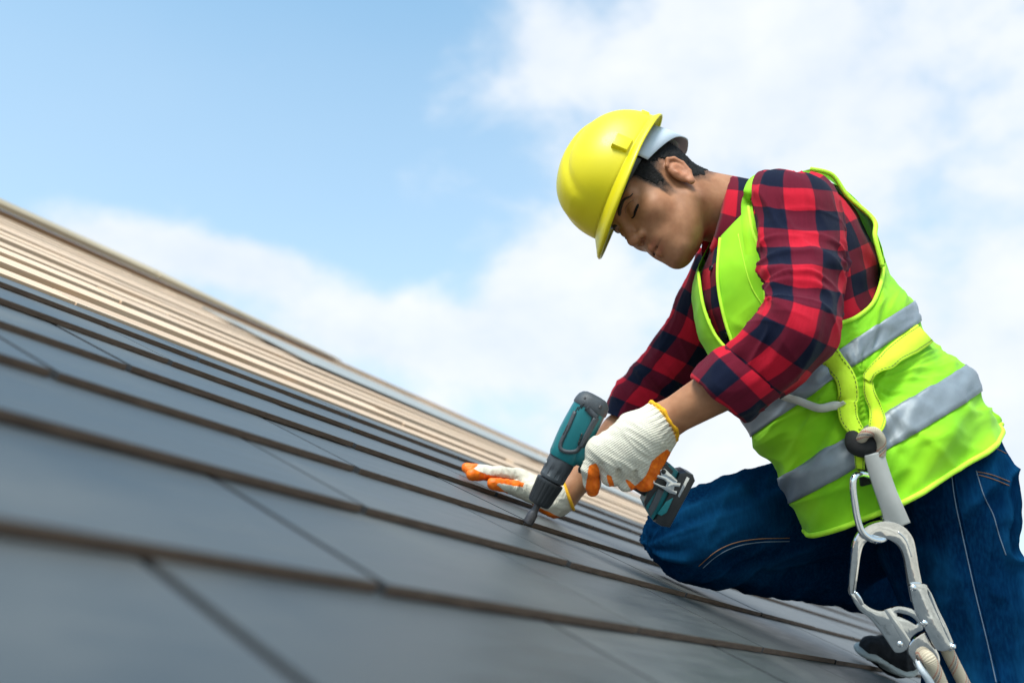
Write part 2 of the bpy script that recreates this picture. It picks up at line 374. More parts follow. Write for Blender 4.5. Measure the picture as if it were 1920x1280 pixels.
# ---------------------------------------------------------------- signed-distance modelling (bodies, gloves, jeans)
class Field:
    def __init__(s, lo, hi, h, mg=0.05):
        s.mg = mg; s.lo = np.asarray(lo, float); s.h = h; s.n = np.ceil((np.asarray(hi)-s.lo)/h).astype(int)+1
        s.ax = [(s.lo[i]+h*np.arange(s.n[i])).astype(np.float32) for i in range(3)]
        s.v = np.full(s.n, 1.0, np.float32)
    def block(s, lo, hi):
        sl = []
        for i in range(3):
            a = int(max(0, math.floor((lo[i]-s.lo[i])/s.h))); b_ = int(min(s.n[i], math.ceil((hi[i]-s.lo[i])/s.h)+1))
            sl.append(slice(a, max(a, b_)))
        return tuple(sl)
    def put(s, fn, lo, hi, k=0.0, op='u'):
        m = max(s.mg, k*1.5+s.h*3)
        sl = s.block(np.asarray(lo)-m, np.asarray(hi)+m)
        if any(q.stop <= q.start for q in sl): return
        X, Y, Z = s.ax[0][sl[0]][:, None, None], s.ax[1][sl[1]][None, :, None], s.ax[2][sl[2]][None, None, :]
        d = fn(X, Y, Z).astype(np.float32); v = s.v[sl]
        if op == 's': v = -v
        if k > 0:
            hh = np.clip(0.5+0.5*(d-v)/k, 0, 1); r = d+(v-d)*hh-k*hh*(1-hh)
            r = np.where(np.abs(d-v) > 1.5*k, np.minimum(d, v), r)
        else: r = np.minimum(d, v)
        s.v[sl] = -r if op == 's' else r
    def ell(s, p, r, k=0.0, op='u'):
        p = np.asarray(p, float); r = np.full(3, r) if np.isscalar(r) else np.asarray(r, float)
        def fn(X, Y, Z):
            x, y, z = (X-p[0]), (Y-p[1]), (Z-p[2])
            k0 = np.sqrt((x/r[0])**2+(y/r[1])**2+(z/r[2])**2); k1 = np.sqrt((x/r[0]**2)**2+(y/r[1]**2)**2+(z/r[2]**2)**2)
            return k0*(k0-1)/(k1+1e-9)
        s.put(fn, p-r, p+r, k, op)
    def cap(s, a, b_, ra, rb=None, k=0.0, op='u', flat=None):
        a = np.asarray(a, float); b_ = np.asarray(b_, float); rb = ra if rb is None else rb; ab = b_-a; L2 = float(ab@ab)+1e-12
        def fn(X, Y, Z):
            x, y, z = X-a[0], Y-a[1], Z-a[2]
            t = np.clip((x*ab[0]+y*ab[1]+z*ab[2])/L2, 0, 1)
            dx, dy, dz = x-t*ab[0], y-t*ab[1], z-t*ab[2]
            if flat is not None:                     # squash along a direction: ((dir), factor)
                fd, fq = np.asarray(flat[0], float), flat[1]; q = (dx*fd[0]+dy*fd[1]+dz*fd[2])*(1/fq-1)
                dx, dy, dz = dx+q*fd[0], dy+q*fd[1], dz+q*fd[2]
            return np.sqrt(dx*dx+dy*dy+dz*dz)-(ra+(rb-ra)*t)
        R_ = max(ra, rb); s.put(fn, np.minimum(a, b_)-R_, np.maximum(a, b_)+R_, k, op)
    def chain(s, pts, rs, k=0.0, kk=0.006):
        for i in range(len(pts)-1): s.cap(pts[i], pts[i+1], rs[i], rs[i+1], k if i == 0 else kk)
    def mesh(s):
        v = s.v; sg = v < 0; n = s.n
        cn = np.zeros(n-1, np.int8)
        for dx in (0, 1):
            for dy in (0, 1):
                for dz in (0, 1): cn += sg[dx:n[0]-1+dx, dy:n[1]-1+dy, dz:n[2]-1+dz]
        act = (cn > 0) & (cn < 8); I = np.argwhere(act); idx = np.full(n-1, -1, np.int32); idx[tuple(I.T)] = np.arange(len(I))
        acc_ = np.zeros((len(I), 3)); cnt = np.zeros(len(I))
        cv = {}
        for dx in (0, 1):
            for dy in (0, 1):
                for dz in (0, 1): cv[dx, dy, dz] = v[I[:, 0]+dx, I[:, 1]+dy, I[:, 2]+dz]
        for ax_ in range(3):
            o1, o2 = [q for q in range(3) if q != ax_]
            for p_ in (0, 1):
                for q_ in (0, 1):
                    A = [0, 0, 0]; A[o1] = p_; A[o2] = q_; Bq = list(A); Bq[ax_] = 1
                    va, vb = cv[tuple(A)], cv[tuple(Bq)]; m_ = (va < 0) != (vb < 0); t = np.where(m_, va/(va-vb+1e-20), 0)
                    P_ = np.tile(np.array(A, float), (len(I), 1)); P_[:, ax_] = t
                    acc_[m_] += P_[m_]; cnt[m_] += 1
        V = s.lo+(I+acc_/cnt[:, None])*s.h
        quads = []
        for ax_ in range(3):
            o1, o2 = (ax_+1) % 3, (ax_+2) % 3
            sa = [slice(None)]*3; sb = [slice(None)]*3; sa[ax_] = slice(0, -1); sb[ax_] = slice(1, None)
            d0, d1 = sg[tuple(sa)], sg[tuple(sb)]; E = np.argwhere(d0 != d1)
            E = E[(E[:, o1] > 0) & (E[:, o2] > 0) & (E[:, o1] < n[o1]-1) & (E[:, o2] < n[o2]-1)]
            inn = d0[tuple(E.T)]
            def cell(a_, b__):
                q = E.copy(); q[:, o1] -= a_; q[:, o2] -= b__; return idx[tuple(q.T)]
            Q = np.stack([cell(1, 1), cell(0, 1), cell(0, 0), cell(1, 0)], 1); Q[~inn] = Q[~inn][:, ::-1]; quads.append(Q)
        return V, np.concatenate(quads)
def relax(V, Fq, it=2, lam=0.5):
    """Laplacian smoothing of a quad mesh."""
    n = len(V); e = np.concatenate([Fq[:, [0, 1]], Fq[:, [1, 2]], Fq[:, [2, 3]], Fq[:, [3, 0]]]); e = np.concatenate([e, e[:, ::-1]])
    deg = np.bincount(e[:, 0], minlength=n).astype(float)
    for _ in range(it):
        S_ = np.stack([np.bincount(e[:, 0], V[e[:, 1], i], n) for i in range(3)], 1); V = V+lam*(S_/np.maximum(deg, 1)[:, None]-V)
    return V
def vnormals(V, Fq):
    Fq = np.asarray(Fq); fn = np.cross(V[Fq[:, 2]]-V[Fq[:, 0]], V[Fq[:, 3]]-V[Fq[:, 1]]); N = np.zeros_like(V)
    for i in range(4):
        for j in range(3): N[:, j] += np.bincount(Fq[:, i], fn[:, j], len(V))
    return nrm(N)
LAT = np.random.default_rng(3).random((64, 64, 64)).astype(np.float32)*2-1
def vnoise(P):
    P = np.asarray(P); i = np.floor(P).astype(int); f_ = P-i; f_ = f_*f_*f_*(f_*(f_*6-15)+10); out = 0
    for dx in (0, 1):
        for dy in (0, 1):
            for dz in (0, 1):
                wgt = (f_[..., 0] if dx else 1-f_[..., 0])*(f_[..., 1] if dy else 1-f_[..., 1])*(f_[..., 2] if dz else 1-f_[..., 2])
                out = out+wgt*LAT[(i[..., 0]+dx) & 63, (i[..., 1]+dy) & 63, (i[..., 2]+dz) & 63]
    return out
def fbm(P, oc=3): return sum(vnoise(np.asarray(P)*2**o_+o_*7.3)*0.5**o_ for o_ in range(oc))
def ridge(P, oc=2): return sum((1-2*np.abs(vnoise(np.asarray(P)*2**o_+o_*3.1)))*0.5**o_ for o_ in range(oc))
def crease(P, p_=4): return (1-np.abs(vnoise(np.asarray(P))))**p_
def project(V):                                   # camera coords -> photo pixels
    return np.stack([960+F_PX*V[:, 0]/V[:, 2], 640-F_PX*V[:, 1]/V[:, 2]], 1)
def inpoly(P, poly):
    x, y = P[:, 0], P[:, 1]; ins = np.zeros(len(P), bool); n = len(poly)
    for i in range(n):
        (x1, y1), (x2, y2) = poly[i], poly[(i+1) % n]
        cnd = ((y1 > y) != (y2 > y)) & (x < (x2-x1)*(y-y1)/(y2-y1+1e-12)+x1); ins ^= cnd
    return ins
def bvh_c(V, Fc): return BVHTree.FromPolygons([Vector(v_) for v_ in V], Fc if isinstance(Fc, list) else Fc.tolist())
def pick(bv, px, py, off=0.0):
    """Where the line of sight through a photo pixel first meets a surface (camera coords): point, normal."""
    d = c(px, py, 1.0); l, n_, i_, ds = bv.ray_cast(Vector((0, 0, 0)), Vector(d).normalized())
    if l is None: return None
    n_ = np.array(n_); l = np.array(l)
    if n_@l > 0: n_ = -n_
    return l+n_*off, n_
def picks(bv, pts, n=40, off=0.0, smooth=0):
    """Polyline of photo pixels laid on a surface (gaps bridged)."""
    Q = catmull(np.array(pts, float), n); P_, N_ = [], []
    for q in Q:
        r = pick(bv, q[0], q[1], off)
        if r is not None: P_.append(r[0]); N_.append(r[1])
    P_, N_ = np.array(P_), np.array(N_)
    for _ in range(smooth):
        P_[1:-1] = .5*P_[1:-1]+.25*(P_[:-2]+P_[2:]); N_[1:-1] = nrm(.5*N_[1:-1]+.25*(N_[:-2]+N_[2:]))
    return P_, N_

# ---------------------------------------------------------------- the roofer: body, head
HM = np.array([[-0.657, -0.7457, 0.1108], [-0.5984, 0.6052, 0.5250], [-0.4586, 0.2786, -0.8438]])   # columns: face forward, head up, head's left (towards the viewer)
HO = np.array([0.2876, 0.2557, 1.70]); 
def hl(p): return (np.asarray(p, float)@HM.T)+HO           # head-local -> camera coords
def to_hl(p): return (np.asarray(p, float)-HO)@HM
neck_b = to_hl(c(1425, 412, 1.735))
hf_ = Field((-0.19, -0.21, -0.125), (0.14, 0.165, 0.125), 0.0019)
hf_.ell((-.010, .056, 0), (.097, .088, .0765))
hf_.ell((.042, -.015, 0), (.057, .090, .059), .03)
for z_ in (1, -1):
    hf_.cap((.004, -.040, .052*z_), (.070, -.084, .020*z_), .017, .016, .03)
    hf_.ell((.060, -.004, .042*z_), (.024, .022, .022), .022)
hf_.ell((.079, -.086, 0), (.021, .018, .024), .02)
hf_.ell((.078, -.050, 0), (.026, .028, .034), .018)
for z_ in (1, -1):
    hf_.cap((.088, .046, .008*z_), (.073, .046, .048*z_), .0105, .009, .014)
    hf_.ell((.104, .027, .031*z_), (.017, .0125, .017), .012, 's')
    hf_.ell((.0755, .0255, .0325*z_), (.0150, .0135, .0165), .004)
hf_.cap((.092, .036, 0), (.112, -.006, 0), .0075, .0105, .009)
hf_.ell((.111, -.009, 0), (.0115, .0105, .0125), .006)
for z_ in (1, -1):
    hf_.ell((.0995, -.0135, .0125*z_), (.0105, .0085, .0085), .005)
    hf_.ell((.1025, -.0215, .0065*z_), (.0045, .004, .0035), .003, 's')
hf_.cap((.1035, -.0425, 0), (.087, -.0505, .0235), .0062, .0040, .005); hf_.cap((.1035, -.0425, 0), (.087, -.0505, -.0235), .0062, .0040, .005)
hf_.cap((.1005, -.0590, 0), (.087, -.0535, .0205), .0072, .0042, .005); hf_.cap((.1005, -.0590, 0), (.087, -.0535, -.0205), .0072, .0042, .005)
for z_ in (1, -1): hf_.cap((.1095, -.0507, 0), (.0905, -.0522, .026*z_), .0020, .0018, .0025, 's')
hf_.cap((-.022, -.020, 0), neck_b, .057, .062, .03)                     # neck
hf_.cap((-.045, .0, 0), neck_b+np.array([-.012, 0.006, 0]), .045, .055, .03)
for z_ in (1, -1):
    # ear: tilted shell with rim, hollow and lobe
    hf_.ell((-.012, .004, .0765*z_), (.0165, .0285, .0085), .005)
    ring_ = [(-.003+.0, .026), (-.014, .0335), (-.0255, .027), (-.029, .010), (-.0235, -.010), (-.0125, -.0235)]
    for i in range(len(ring_)-1): hf_.cap((ring_[i][0], ring_[i][1], (.0805+.0045*(i > 0)-.001*i)*z_), (ring_[i+1][0], ring_[i+1][1], (.0805+.0045-.001*(i+1))*z_), .0042, .0040, .002)
    hf_.ell((-.0085, -.0235, .0795*z_), (.0078, .0088, .0055), .003)
    hf_.ell((-.0120, .0030, .0885*z_), (.0100, .0155, .0075), .003, 's')
    hf_.ell((-.0035, .0035, .0800*z_), (.0045, .0060, .0050), .003)
HV, HF = hf_.mesh(); HV = relax(HV, HF, 1, .4)
# natural colouring of the skin: lips, ear, shaved sides, beard shadow
tint = np.ones((len(HV), 3)); az_ = np.abs(HV[:, 2])
def gauss(P, p0, r): return np.exp(-(((P-np.array(p0))/np.array(r))**2).sum(1))
HVa = HV.copy(); HVa[:, 2] = az_
lip = np.clip(gauss(HVa, (.102, -.0425, .004), (.010, .0052, .020))+gauss(HVa, (.100, -.059, .003), (.010, .0062, .019)), 0, 1)
tint *= 1-lip[:, None]*np.array([.12, .38, .30])
warm = np.clip(gauss(HVa, (-.012, .0, .085), (.03, .04, .012))*.8+gauss(HVa, (.112, -.01, 0), (.014, .014, .016))*.35+gauss(HVa, (.062, -.02, .045), (.025, .02, .025))*.3, 0, 1)
tint *= 1-warm[:, None]*np.array([-.04, .16, .14])
beard = np.clip(gauss(HVa, (.085, -.085, .0), (.03, .022, .04))+gauss(HVa, (.10, -.033, 0), (.02, .008, .024))*.8, 0, 1)
tint *= 1-beard[:, None]*np.array([.14, .12, .09])
lip_gap_shade = np.clip(gauss(HVa, (.099, -.0508, .010), (.012, .0022, .018)), 0, 1); tint *= 1-lip_gap_shade[:, None]*np.array([.5, .55, .5])  # shade of the groove between the lips, painted into the tint
GX = np.array([-.12, -.085, -.06, -.036, -.030, -.012, .008, .016, .034, .046, .066, .10]); GY = np.array([-.020, -.030, -.034, -.020, .026, .040, .030, -.010, -.006, .050, .078, .085])
def hairline(P): return P[:, 1]-np.interp(P[:, 0], GX, GY)
hz_ = hairline(HV)+.006*fbm(HV*90, 2)
fade = np.clip((hz_+.012)/.026, 0, 1)*.96*np.where((HV[:, 0] < .06) & ((az_ < .079) | (HV[:, 0] > .012) | (HV[:, 1] > .040)), 1, 0)
tint = tint*(1-fade[:, None])+np.array([.10, .12, .15])*fade[:, None]
tint *= (1+.05*fbm(HV*160, 3))[:, None]
# trunk and limbs under the clothes, forearms and hands' cores, one surface
S_L, E_L, W_L = c(1492, 415, 1.54), c(1474, 655, 1.405), c(1238, 794, 1.462)
S_R, E_R, W_R = c(1352, 540, 1.86), c(1222, 752, 1.88), c(1052, 930, 1.80)
HP_L, KN_L = c(1756, 955, 1.56), c(1848, 1305, 1.50)
HP_R, KN_R, AN_R = c(1655, 918, 1.79), c(1290, 1007, 1.71), c(1690, 1112, 1.86)
dn = -(SS@C2W)                                   # down the slope, camera coords
AN_L = KN_L+dn*.40-NC*.012
bf = Field((.02, -.80, 1.10), (1.16, .36, 2.06), .0062, .09)
bf.ell(c(1480, 520, 1.69), (.125, .14, .14)); bf.ell(c(1600, 700, 1.66), (.12, .13, .13), .06); bf.ell(c(1720, 850, 1.66), (.11, .11, .13), .06)
bf.cap(S_R, S_L, .042, .040, .05); bf.cap(c(1440, 440, 1.70), c(1405, 405, 1.71), .058, .052, .04)
bf.chain([S_L, E_L, E_L+(W_L-E_L)*.35, W_L, c(1180, 835, 1.455)], [.040, .032, .0400, .0275, .025], .03, .02)
bf.chain([S_R, E_R, E_R+(W_R-E_R)*.35, W_R, c(1000, 918, 1.80)], [.040, .034, .038, .0285, .016], .03, .02)
bf.chain([HP_L, KN_L, AN_L], [.088, .052, .036], .05, .03); bf.chain([HP_R, KN_R, AN_R], [.086, .052, .036], .05, .03)
BV, BFq = bf.mesh(); BV = relax(BV, BFq, 2)
V = np.concatenate([hl(HV), BV]); Fq = np.concatenate([HF, BFq+len(HV)])
tb = np.ones((len(BV), 3))*(1+.05*fbm(BV*60, 3))[:, None]
def bskin(k, pb, tcd, cur):
    t = k.nt; at = k.n('ShaderNodeAttribute', attribute_name='tint')
    n1 = k.n('ShaderNodeTexNoise', {'Vector': tcd.outputs['Object'], 'Scale': 38.0, 'Detail': 5.0})
    n2_ = k.n('ShaderNodeTexNoise', {'Vector': tcd.outputs['Object'], 'Scale': 700.0, 'Detail': 3.0})
    col = k.ramp(n1.outputs[0], [(0.3, (0.30,0.128,0.062)), (0.7, (0.40,0.190,0.100))])
    t.links.new(k.mix(1.0, col, at.outputs[0], 'MULTIPLY'), pb.inputs['Base Color'])
    t.links.new(k.n('ShaderNodeBump', {'Height': n2_.outputs[0], 'Strength': 0.4, 'Distance': 0.0008}).outputs[0], pb.inputs['Normal'])
m_skin = mat('skin', (.4, .25, .17), 0.52, sss=0.08, build=bskin, spec=.28)
pbase = roof(1.75, .55, 0)
person = obj('person', w(V), Fq, m_skin, None, cols=np.concatenate([tint, tb]), base=pbase)
tag(person, 'roofer in red plaid shirt and lime vest kneeling on the tiles to drive a screw', 'person')
HB = bvh_c(hl(HV), HF)
# hair: close-cropped shell over the skull, broken at the edge
hv = hf_.v-0.0012
X, Y, Z = np.meshgrid(*hf_.ax, indexing='ij')
PP = np.stack([X, Y, Z], -1).reshape(-1, 3)
nearm = np.abs(hv.ravel()) < .02
reg = np.full(len(PP), .5, np.float32); sel = PP[nearm]
rg = -(hairline(sel)-.010-.013*np.clip((sel[:, 0]+.004)/.01, 0, 1)+.006*fbm(sel*190, 2))
rg = np.where((np.abs(sel[:, 2]) > .0775) & (sel[:, 0] < -.001) & (sel[:, 1] < .036), .02, rg); rg = np.where((sel[:, 0] > .085), .02, rg)
reg[nearm] = rg
hv = np.maximum(hv.ravel()+.0011*np.where(nearm, 1, 0)*0, reg).reshape(hf_.v.shape)
sv = hf_.v; hf_.v = hv.astype(np.float32); RV, RF = hf_.mesh(); hf_.v = sv
RV = RV+vnormals(RV, RF)*(.0012*fbm(RV*np.array([260, 420, 420]), 2))[:, None]
m_hair = mat('black_hair', (.008, .007, .007), 0.75, var=.5, vscale=300, bump=.5, bscale=900, spec=.2, stretch=(1, 1, 1))
# cropped strands over the shell, thinning out at the hairline
HN = vnormals(HV, HF); cand = np.nonzero((fade > .25) & (HV[:, 0] < .07))[0]
cand = cand[RNG.random(len(cand)) < fade[cand]**2*.9]; ii = RNG.choice(cand, 15000); R0, RN = HV[ii]+RNG.normal(size=(15000, 3))*.0008, HN[ii]
fl = np.array([-.55, -.75, 0])+RNG.normal(size=(15000, 3))*.28; fl = fl-RN*(fl*RN).sum(1)[:, None]; dr = nrm(nrm(fl)+RN*RNG.uniform(.15, .6, (15000, 1)))
ln_ = (RNG.uniform(.003, .0075, 15000)*(.35+.65*np.clip(hairline(R0)/.03, 0, 1)))[:, None]; sd = nrm(np.cross(dr, RN))*.00028
SV = np.stack([R0-sd, R0+sd, R0+dr*ln_+RN*.0002], 1).reshape(-1, 3); nS = len(RV)
obj('hair', w(hl(np.concatenate([RV, SV]))), RF.tolist()+(np.arange(45000).reshape(-1, 3)+nS).tolist(), m_hair, person)
# eyebrows and the lash lines of the lowered eyes
def on_head(pts, n, off):
    P_ = catmull(np.array(pts), n); o_, nn = [], []
    for q in hl(P_):
        l, n_, i_, d_ = HB.find_nearest(Vector(q)); n_ = np.array(n_)
        o_.append(np.array(l)+n_*off); nn.append(n_)
    return np.array(o_), np.array(nn)
for z_ in (1, -1):
    P_, N_ = on_head([(.0975, .0395, .013*z_), (.0945, .0445, .026*z_), (.084, .0460, .040*z_), (.072, .0415, .051*z_)], 20, .0002)
    wd = np.interp(np.linspace(0, 1, 20), [0, .15, .6, 1], [.003, .0066, .0058, .0015])
    V, Fc = ribbon(P_, N_, wd, .0008); obj('eyebrow', w(V), Fc, mat('eyebrow_hair', (.030, .018, .012), .8, var=.6, vscale=500), person)
    P_, N_ = on_head([(.088, .0175, .018*z_), (.0915, .0165, .026*z_), (.0905, .0165, .036*z_), (.084, .0185, .0455*z_), (.080, .0195, .0495*z_)], 20, .0003)
    V, Fc = tube(P_, np.interp(np.linspace(0, 1, 20), [0, .5, .85, 1], [.0008, .0024, .0023, .0009]), 8); obj('eyelashes', w(V), Fc, m_hair, person)
    P_, N_ = on_head([(.090, .033, .020*z_), (.0905, .0365, .030*z_), (.085, .0355, .042*z_), (.078, .031, .049*z_)], 18, -.0002)
    V, Fc = tube(P_, .0006, 6); obj('eyelid_crease', w(V), Fc, mat('eyelid_crease', (.12, .06, .04), .6), person)

# ---------------------------------------------------------------- clothes
def loft(st, nr, ns, n_exp=2.0, disp=None, twist=0.0, shrink=0.0, fine=None):
    """st rows: (front px, front py, back px, back py, depth front, depth back, near half depth, far half depth, near dx px, near dy px).
    Rings: theta 0 = back edge, pi/2 = side towards the viewer, pi = front edge."""
    S_ = catmull(np.array(st, float), nr)
    th = np.linspace(0, 2*np.pi, ns, endpoint=False)+twist
    Fp = np.stack([(S_[:, 0]-960)*S_[:, 4]/F_PX, (640-S_[:, 1])*S_[:, 4]/F_PX, S_[:, 4]], 1)
    Bp = np.stack([(S_[:, 2]-960)*S_[:, 5]/F_PX, (640-S_[:, 3])*S_[:, 5]/F_PX, S_[:, 5]], 1)
    C_ = (Fp+Bp)/2; A_ = (Bp-Fp)/2; ln = np.linalg.norm(A_, axis=1, keepdims=True); A_ = A_*(1-shrink/np.maximum(ln, .02))
    dm = (S_[:, 4]+S_[:, 5])/2
    nx, ny = S_[:, 8]*dm/F_PX, -S_[:, 9]*dm/F_PX
    ct, st_ = np.cos(th), np.sin(th); e = 2/n_exp
    ct, st_ = np.sign(ct)*np.abs(ct)**e, np.sign(st_)*np.abs(st_)**e
    ray_ = C_/C_[:, 2:]; near = np.stack([nx, ny, 0*nx], 1)-ray_*(S_[:, 6]-shrink)[:, None]; far = -np.stack([nx, ny, 0*nx], 1)+ray_*(S_[:, 7]-shrink)[:, None]
    V = C_[:, None]+ct[None, :, None]*A_[:, None]+np.where(st_[None, :, None] > 0, st_[None, :, None]*near[:, None], -st_[None, :, None]*far[:, None])
    alen = np.concatenate([[0], np.cumsum(np.linalg.norm(np.diff(C_, axis=0), axis=1))])
    per = np.linalg.norm(np.roll(V, -1, 1)-V, axis=2); arc = np.concatenate([np.zeros((nr, 1)), np.cumsum(per, 1)[:, :-1]], 1); 
    rad = per.sum(1).mean()/(2*np.pi)
    U_ = np.broadcast_to((np.linspace(0, 2*np.pi, ns, endpoint=False)*rad)[None], (nr, ns)); Vv = np.broadcast_to(alen[:, None], (nr, ns))
    uv = np.stack([U_, Vv, np.broadcast_to(th[None]-twist, (nr, ns))], -1)
    Fc = np.array(grid_faces(nr, ns))
    P = V.reshape(-1, 3); uv = uv.reshape(-1, 3)
    N = vnormals(P, Fc)
    Cc = np.repeat(C_, ns, 0)
    if ((P-Cc)*N).sum() < 0: Fc = Fc[:, ::-1].copy(); N = -N
    if disp is not None: P = P+N*disp(P, uv, N)[:, None]
    return P, Fc, uv, C_
# --- fabrics
def cloth_bump(k, pb, at, wx, wy, strength, dist=0.0006):
    sp = k.n('ShaderNodeSeparateXYZ', {0: at})
    a_ = k.m('SINE', k.m('MULTIPLY', sp.outputs[0], wx)); b_ = k.m('SINE', k.m('MULTIPLY', sp.outputs[1], wy))
    hgt = k.m('MULTIPLY', a_, b_)
    k.nt.links.new(k.n('ShaderNodeBump', {'Height': hgt, 'Strength': strength, 'Distance': dist}).outputs[0], pb.inputs['Normal'])
def bplaid(k, pb, tcd, cur):
    t = k.nt; at = k.n('ShaderNodeAttribute', attribute_name='cloth')
    nzz = k.n('ShaderNodeTexNoise', {'Vector': at.outputs['Vector'], 'Scale': 60.0, 'Detail': 2.0})
    v = k.n('ShaderNodeVectorMath', {0: at.outputs['Vector'], 1: k.n('ShaderNodeVectorMath', {0: nzz.outputs['Color'], 1: (.0016, .0016, 0)}, operation='MULTIPLY').outputs[0]}, operation='ADD')
    sp = k.n('ShaderNodeSeparateXYZ', {0: v.outputs[0]})
    PER = 0.086
    def stripe(x):
        s_ = k.m('ABSOLUTE', k.m('SUBTRACT', k.m('FRACT', k.m('DIVIDE', k.m('ADD', x, 10.0), PER)), 0.5))
        return k.n('ShaderNodeMapRange', {0: s_, 1: 0.242, 2: 0.258, 3: 0.0, 4: 1.0}).outputs[0]
    su, sv_ = stripe(sp.outputs[0]), stripe(sp.outputs[1])
    red, mar, nav = (0.43,0.009,0.025), (0.11,0.006,0.018), (0.004,0.007,0.022)
    c0 = k.mix(su, red, mar); c1_ = k.mix(su, ((0.11,0.006,0.018)[0]*.92, (0.11,0.006,0.018)[1], (0.11,0.006,0.018)[2]*1.05), nav); col = k.mix(sv_, c0, c1_)
    n1 = k.n('ShaderNodeTexNoise', {'Vector': at.outputs['Vector'], 'Scale': 900.0, 'Detail': 3.0})
    n5 = k.n('ShaderNodeTexNoise', {'Vector': at.outputs['Vector'], 'Scale': 25.0, 'Detail': 4.0})
    val = k.m('ADD', k.m('MULTIPLY', n1.outputs[0], 0.5), k.m('MULTIPLY_ADD', n5.outputs[0], 0.35, 0.58))
    col = k.mix(1.0, col, k.n('ShaderNodeCombineColor', {0: val, 1: val, 2: val}).outputs[0], 'MULTIPLY')
    t.links.new(col, pb.inputs['Base Color'])
    t.links.new(k.n('ShaderNodeBump', {'Height': n1.outputs[0], 'Strength': 0.35, 'Distance': 0.0008}).outputs[0], pb.inputs['Normal'])
m_plaid = mat('red_navy_plaid_flannel', (.4, .02, .03), 0.92, sheen=.04, build=bplaid, spec=.1)
def bvest(k, pb, tcd, cur):
    t = k.nt; at = k.n('ShaderNodeAttribute', attribute_name='cloth')
    n5 = k.n('ShaderNodeTexNoise', {'Vector': tcd.outputs['Object'], 'Scale': 9.0, 'Detail': 4.0})
    col = k.ramp(n5.outputs[0], [(0.3, (0.21,0.58,0.008)), (0.7, (0.37,0.79,0.012))])
    t.links.new(col, pb.inputs['Base Color'])
    cloth_bump(k, pb, at.outputs['Vector'], 4200, 4200, 0.25)
    pb.inputs['Transmission Weight'].default_value = 0.0
    tr = k.n('ShaderNodeBsdfTranslucent', {0: (.42, .86, .03, 1)}); ms = k.n('ShaderNodeMixShader', {0: 0.16})
    t.links.new(pb.outputs[0], ms.inputs[1]); t.links.new(tr.outputs[0], ms.inputs[2])
    out = [n_ for n_ in t.nodes if n_.bl_idname == 'ShaderNodeOutputMaterial'][0]; t.links.new(ms.outputs[0], out.inputs[0])
m_vest = mat('lime_vest_mesh', (.3, .8, .02), 0.75, build=bvest, sheen=.1, spec=.3)
m_bind = mat('lime_binding', (.50, .90, .03), 0.7, var=.06, vscale=60, bump=.5, bscale=1500)
m_refl = mat('silver_reflective_tape', (.215, .245, .275), 0.42, metal=.25, var=.16, vscale=16, bump=.25, bscale=1800, spec=.6)
def bdenim(k, pb, tcd, cur):
    t = k.nt
    n1 = k.n('ShaderNodeTexNoise', {'Vector': tcd.outputs['Object'], 'Scale': 7.0, 'Detail': 5.0})
    n3 = k.n('ShaderNodeTexNoise', {'Vector': tcd.outputs['Object'], 'Scale': 900.0, 'Detail': 3.0})
    n6 = k.n('ShaderNodeTexNoise', {'Vector': k.n('ShaderNodeMapping', {0: tcd.outputs['Object'], 3: (1, 1, .25)}).outputs[0], 'Scale': 240.0, 'Detail': 4.0})
    at = k.n('ShaderNodeAttribute', attribute_name='tint')
    col = k.ramp(n1.outputs[0], [(0.3, (0.001,0.009,0.031)), (0.72, (0.0015,0.020,0.066))])
    col = k.mix(k.n('ShaderNodeMapRange', {0: n6.outputs[0], 1: .40, 2: .75, 3: 0., 4: .26}).outputs[0], col, (.005, .060, .15))
    col = k.mix(k.m('SUBTRACT', at.outputs['Fac'], 0.0), col, (.012, .13, .30))
    t.links.new(col, pb.inputs['Base Color'])
    t.links.new(k.n('ShaderNodeBump', {'Height': n3.outputs[0], 'Strength': 0.5, 'Distance': 0.0009}).outputs[0], pb.inputs['Normal'])
m_denim = mat('dark_blue_denim', (.01, .05, .13), 0.95, build=bdenim, spec=0.0, sheen=0.0)

# --- shirt and vest share the trunk's stations
D_ = lambda a_, b_, n_, f_, dx=0, dy=0: (a_, b_, n_, f_, dx, dy)
TR = [(1352, 420, 1440, 330, 1.71, 1.73, .070, .080, 0, 0),
      (1318, 480, 1530, 335, 1.70, 1.72, .125, .13, 8, -10),
      (1300, 540, 1612, 385, 1.69, 1.70, .160, .165, 10, -6),
      (1310, 605, 1650, 462, 1.68, 1.69, .168, .17, 6, 0),
      (1347, 692, 1672, 535, 1.67, 1.68, .165, .165, 0, 0),
      (1392, 770, 1697, 572, 1.66, 1.67, .160, .16, 0, 0),
      (1412, 812, 1709, 604, 1.655, 1.66, .160, .157, 0, 2),
      (1436, 848, 1748, 655, 1.645, 1.65, .168, .155, 0, 4),
      (1466, 890, 1800, 690, 1.635, 1.645, .184, .16, 0, 4),
      (1493, 932, 1826, 730, 1.63, 1.64, .200, .17, 0, 8),
      (1520, 982, 1864, 802, 1.63, 1.64, .214, .18, 2, 38)]
def shirt_disp(P, uv, N): return .004*fbm(P*14, 2)+.0025*ridge(P*np.array([22, 14, 16]), 2)
P_, Fc, uv, _ = loft(TR, 90, 110, 2.2, shirt_disp, shrink=.016)
keep = Fc[(Fc[:, 0]//110 < 78)]
uvs = uv.copy(); uvs[:, 0] += .02
shirt = obj('shirt', w(P_), keep, m_plaid, person, uv=uvs)
tag(shirt, 'red and navy checked flannel shirt with rolled cuffs')
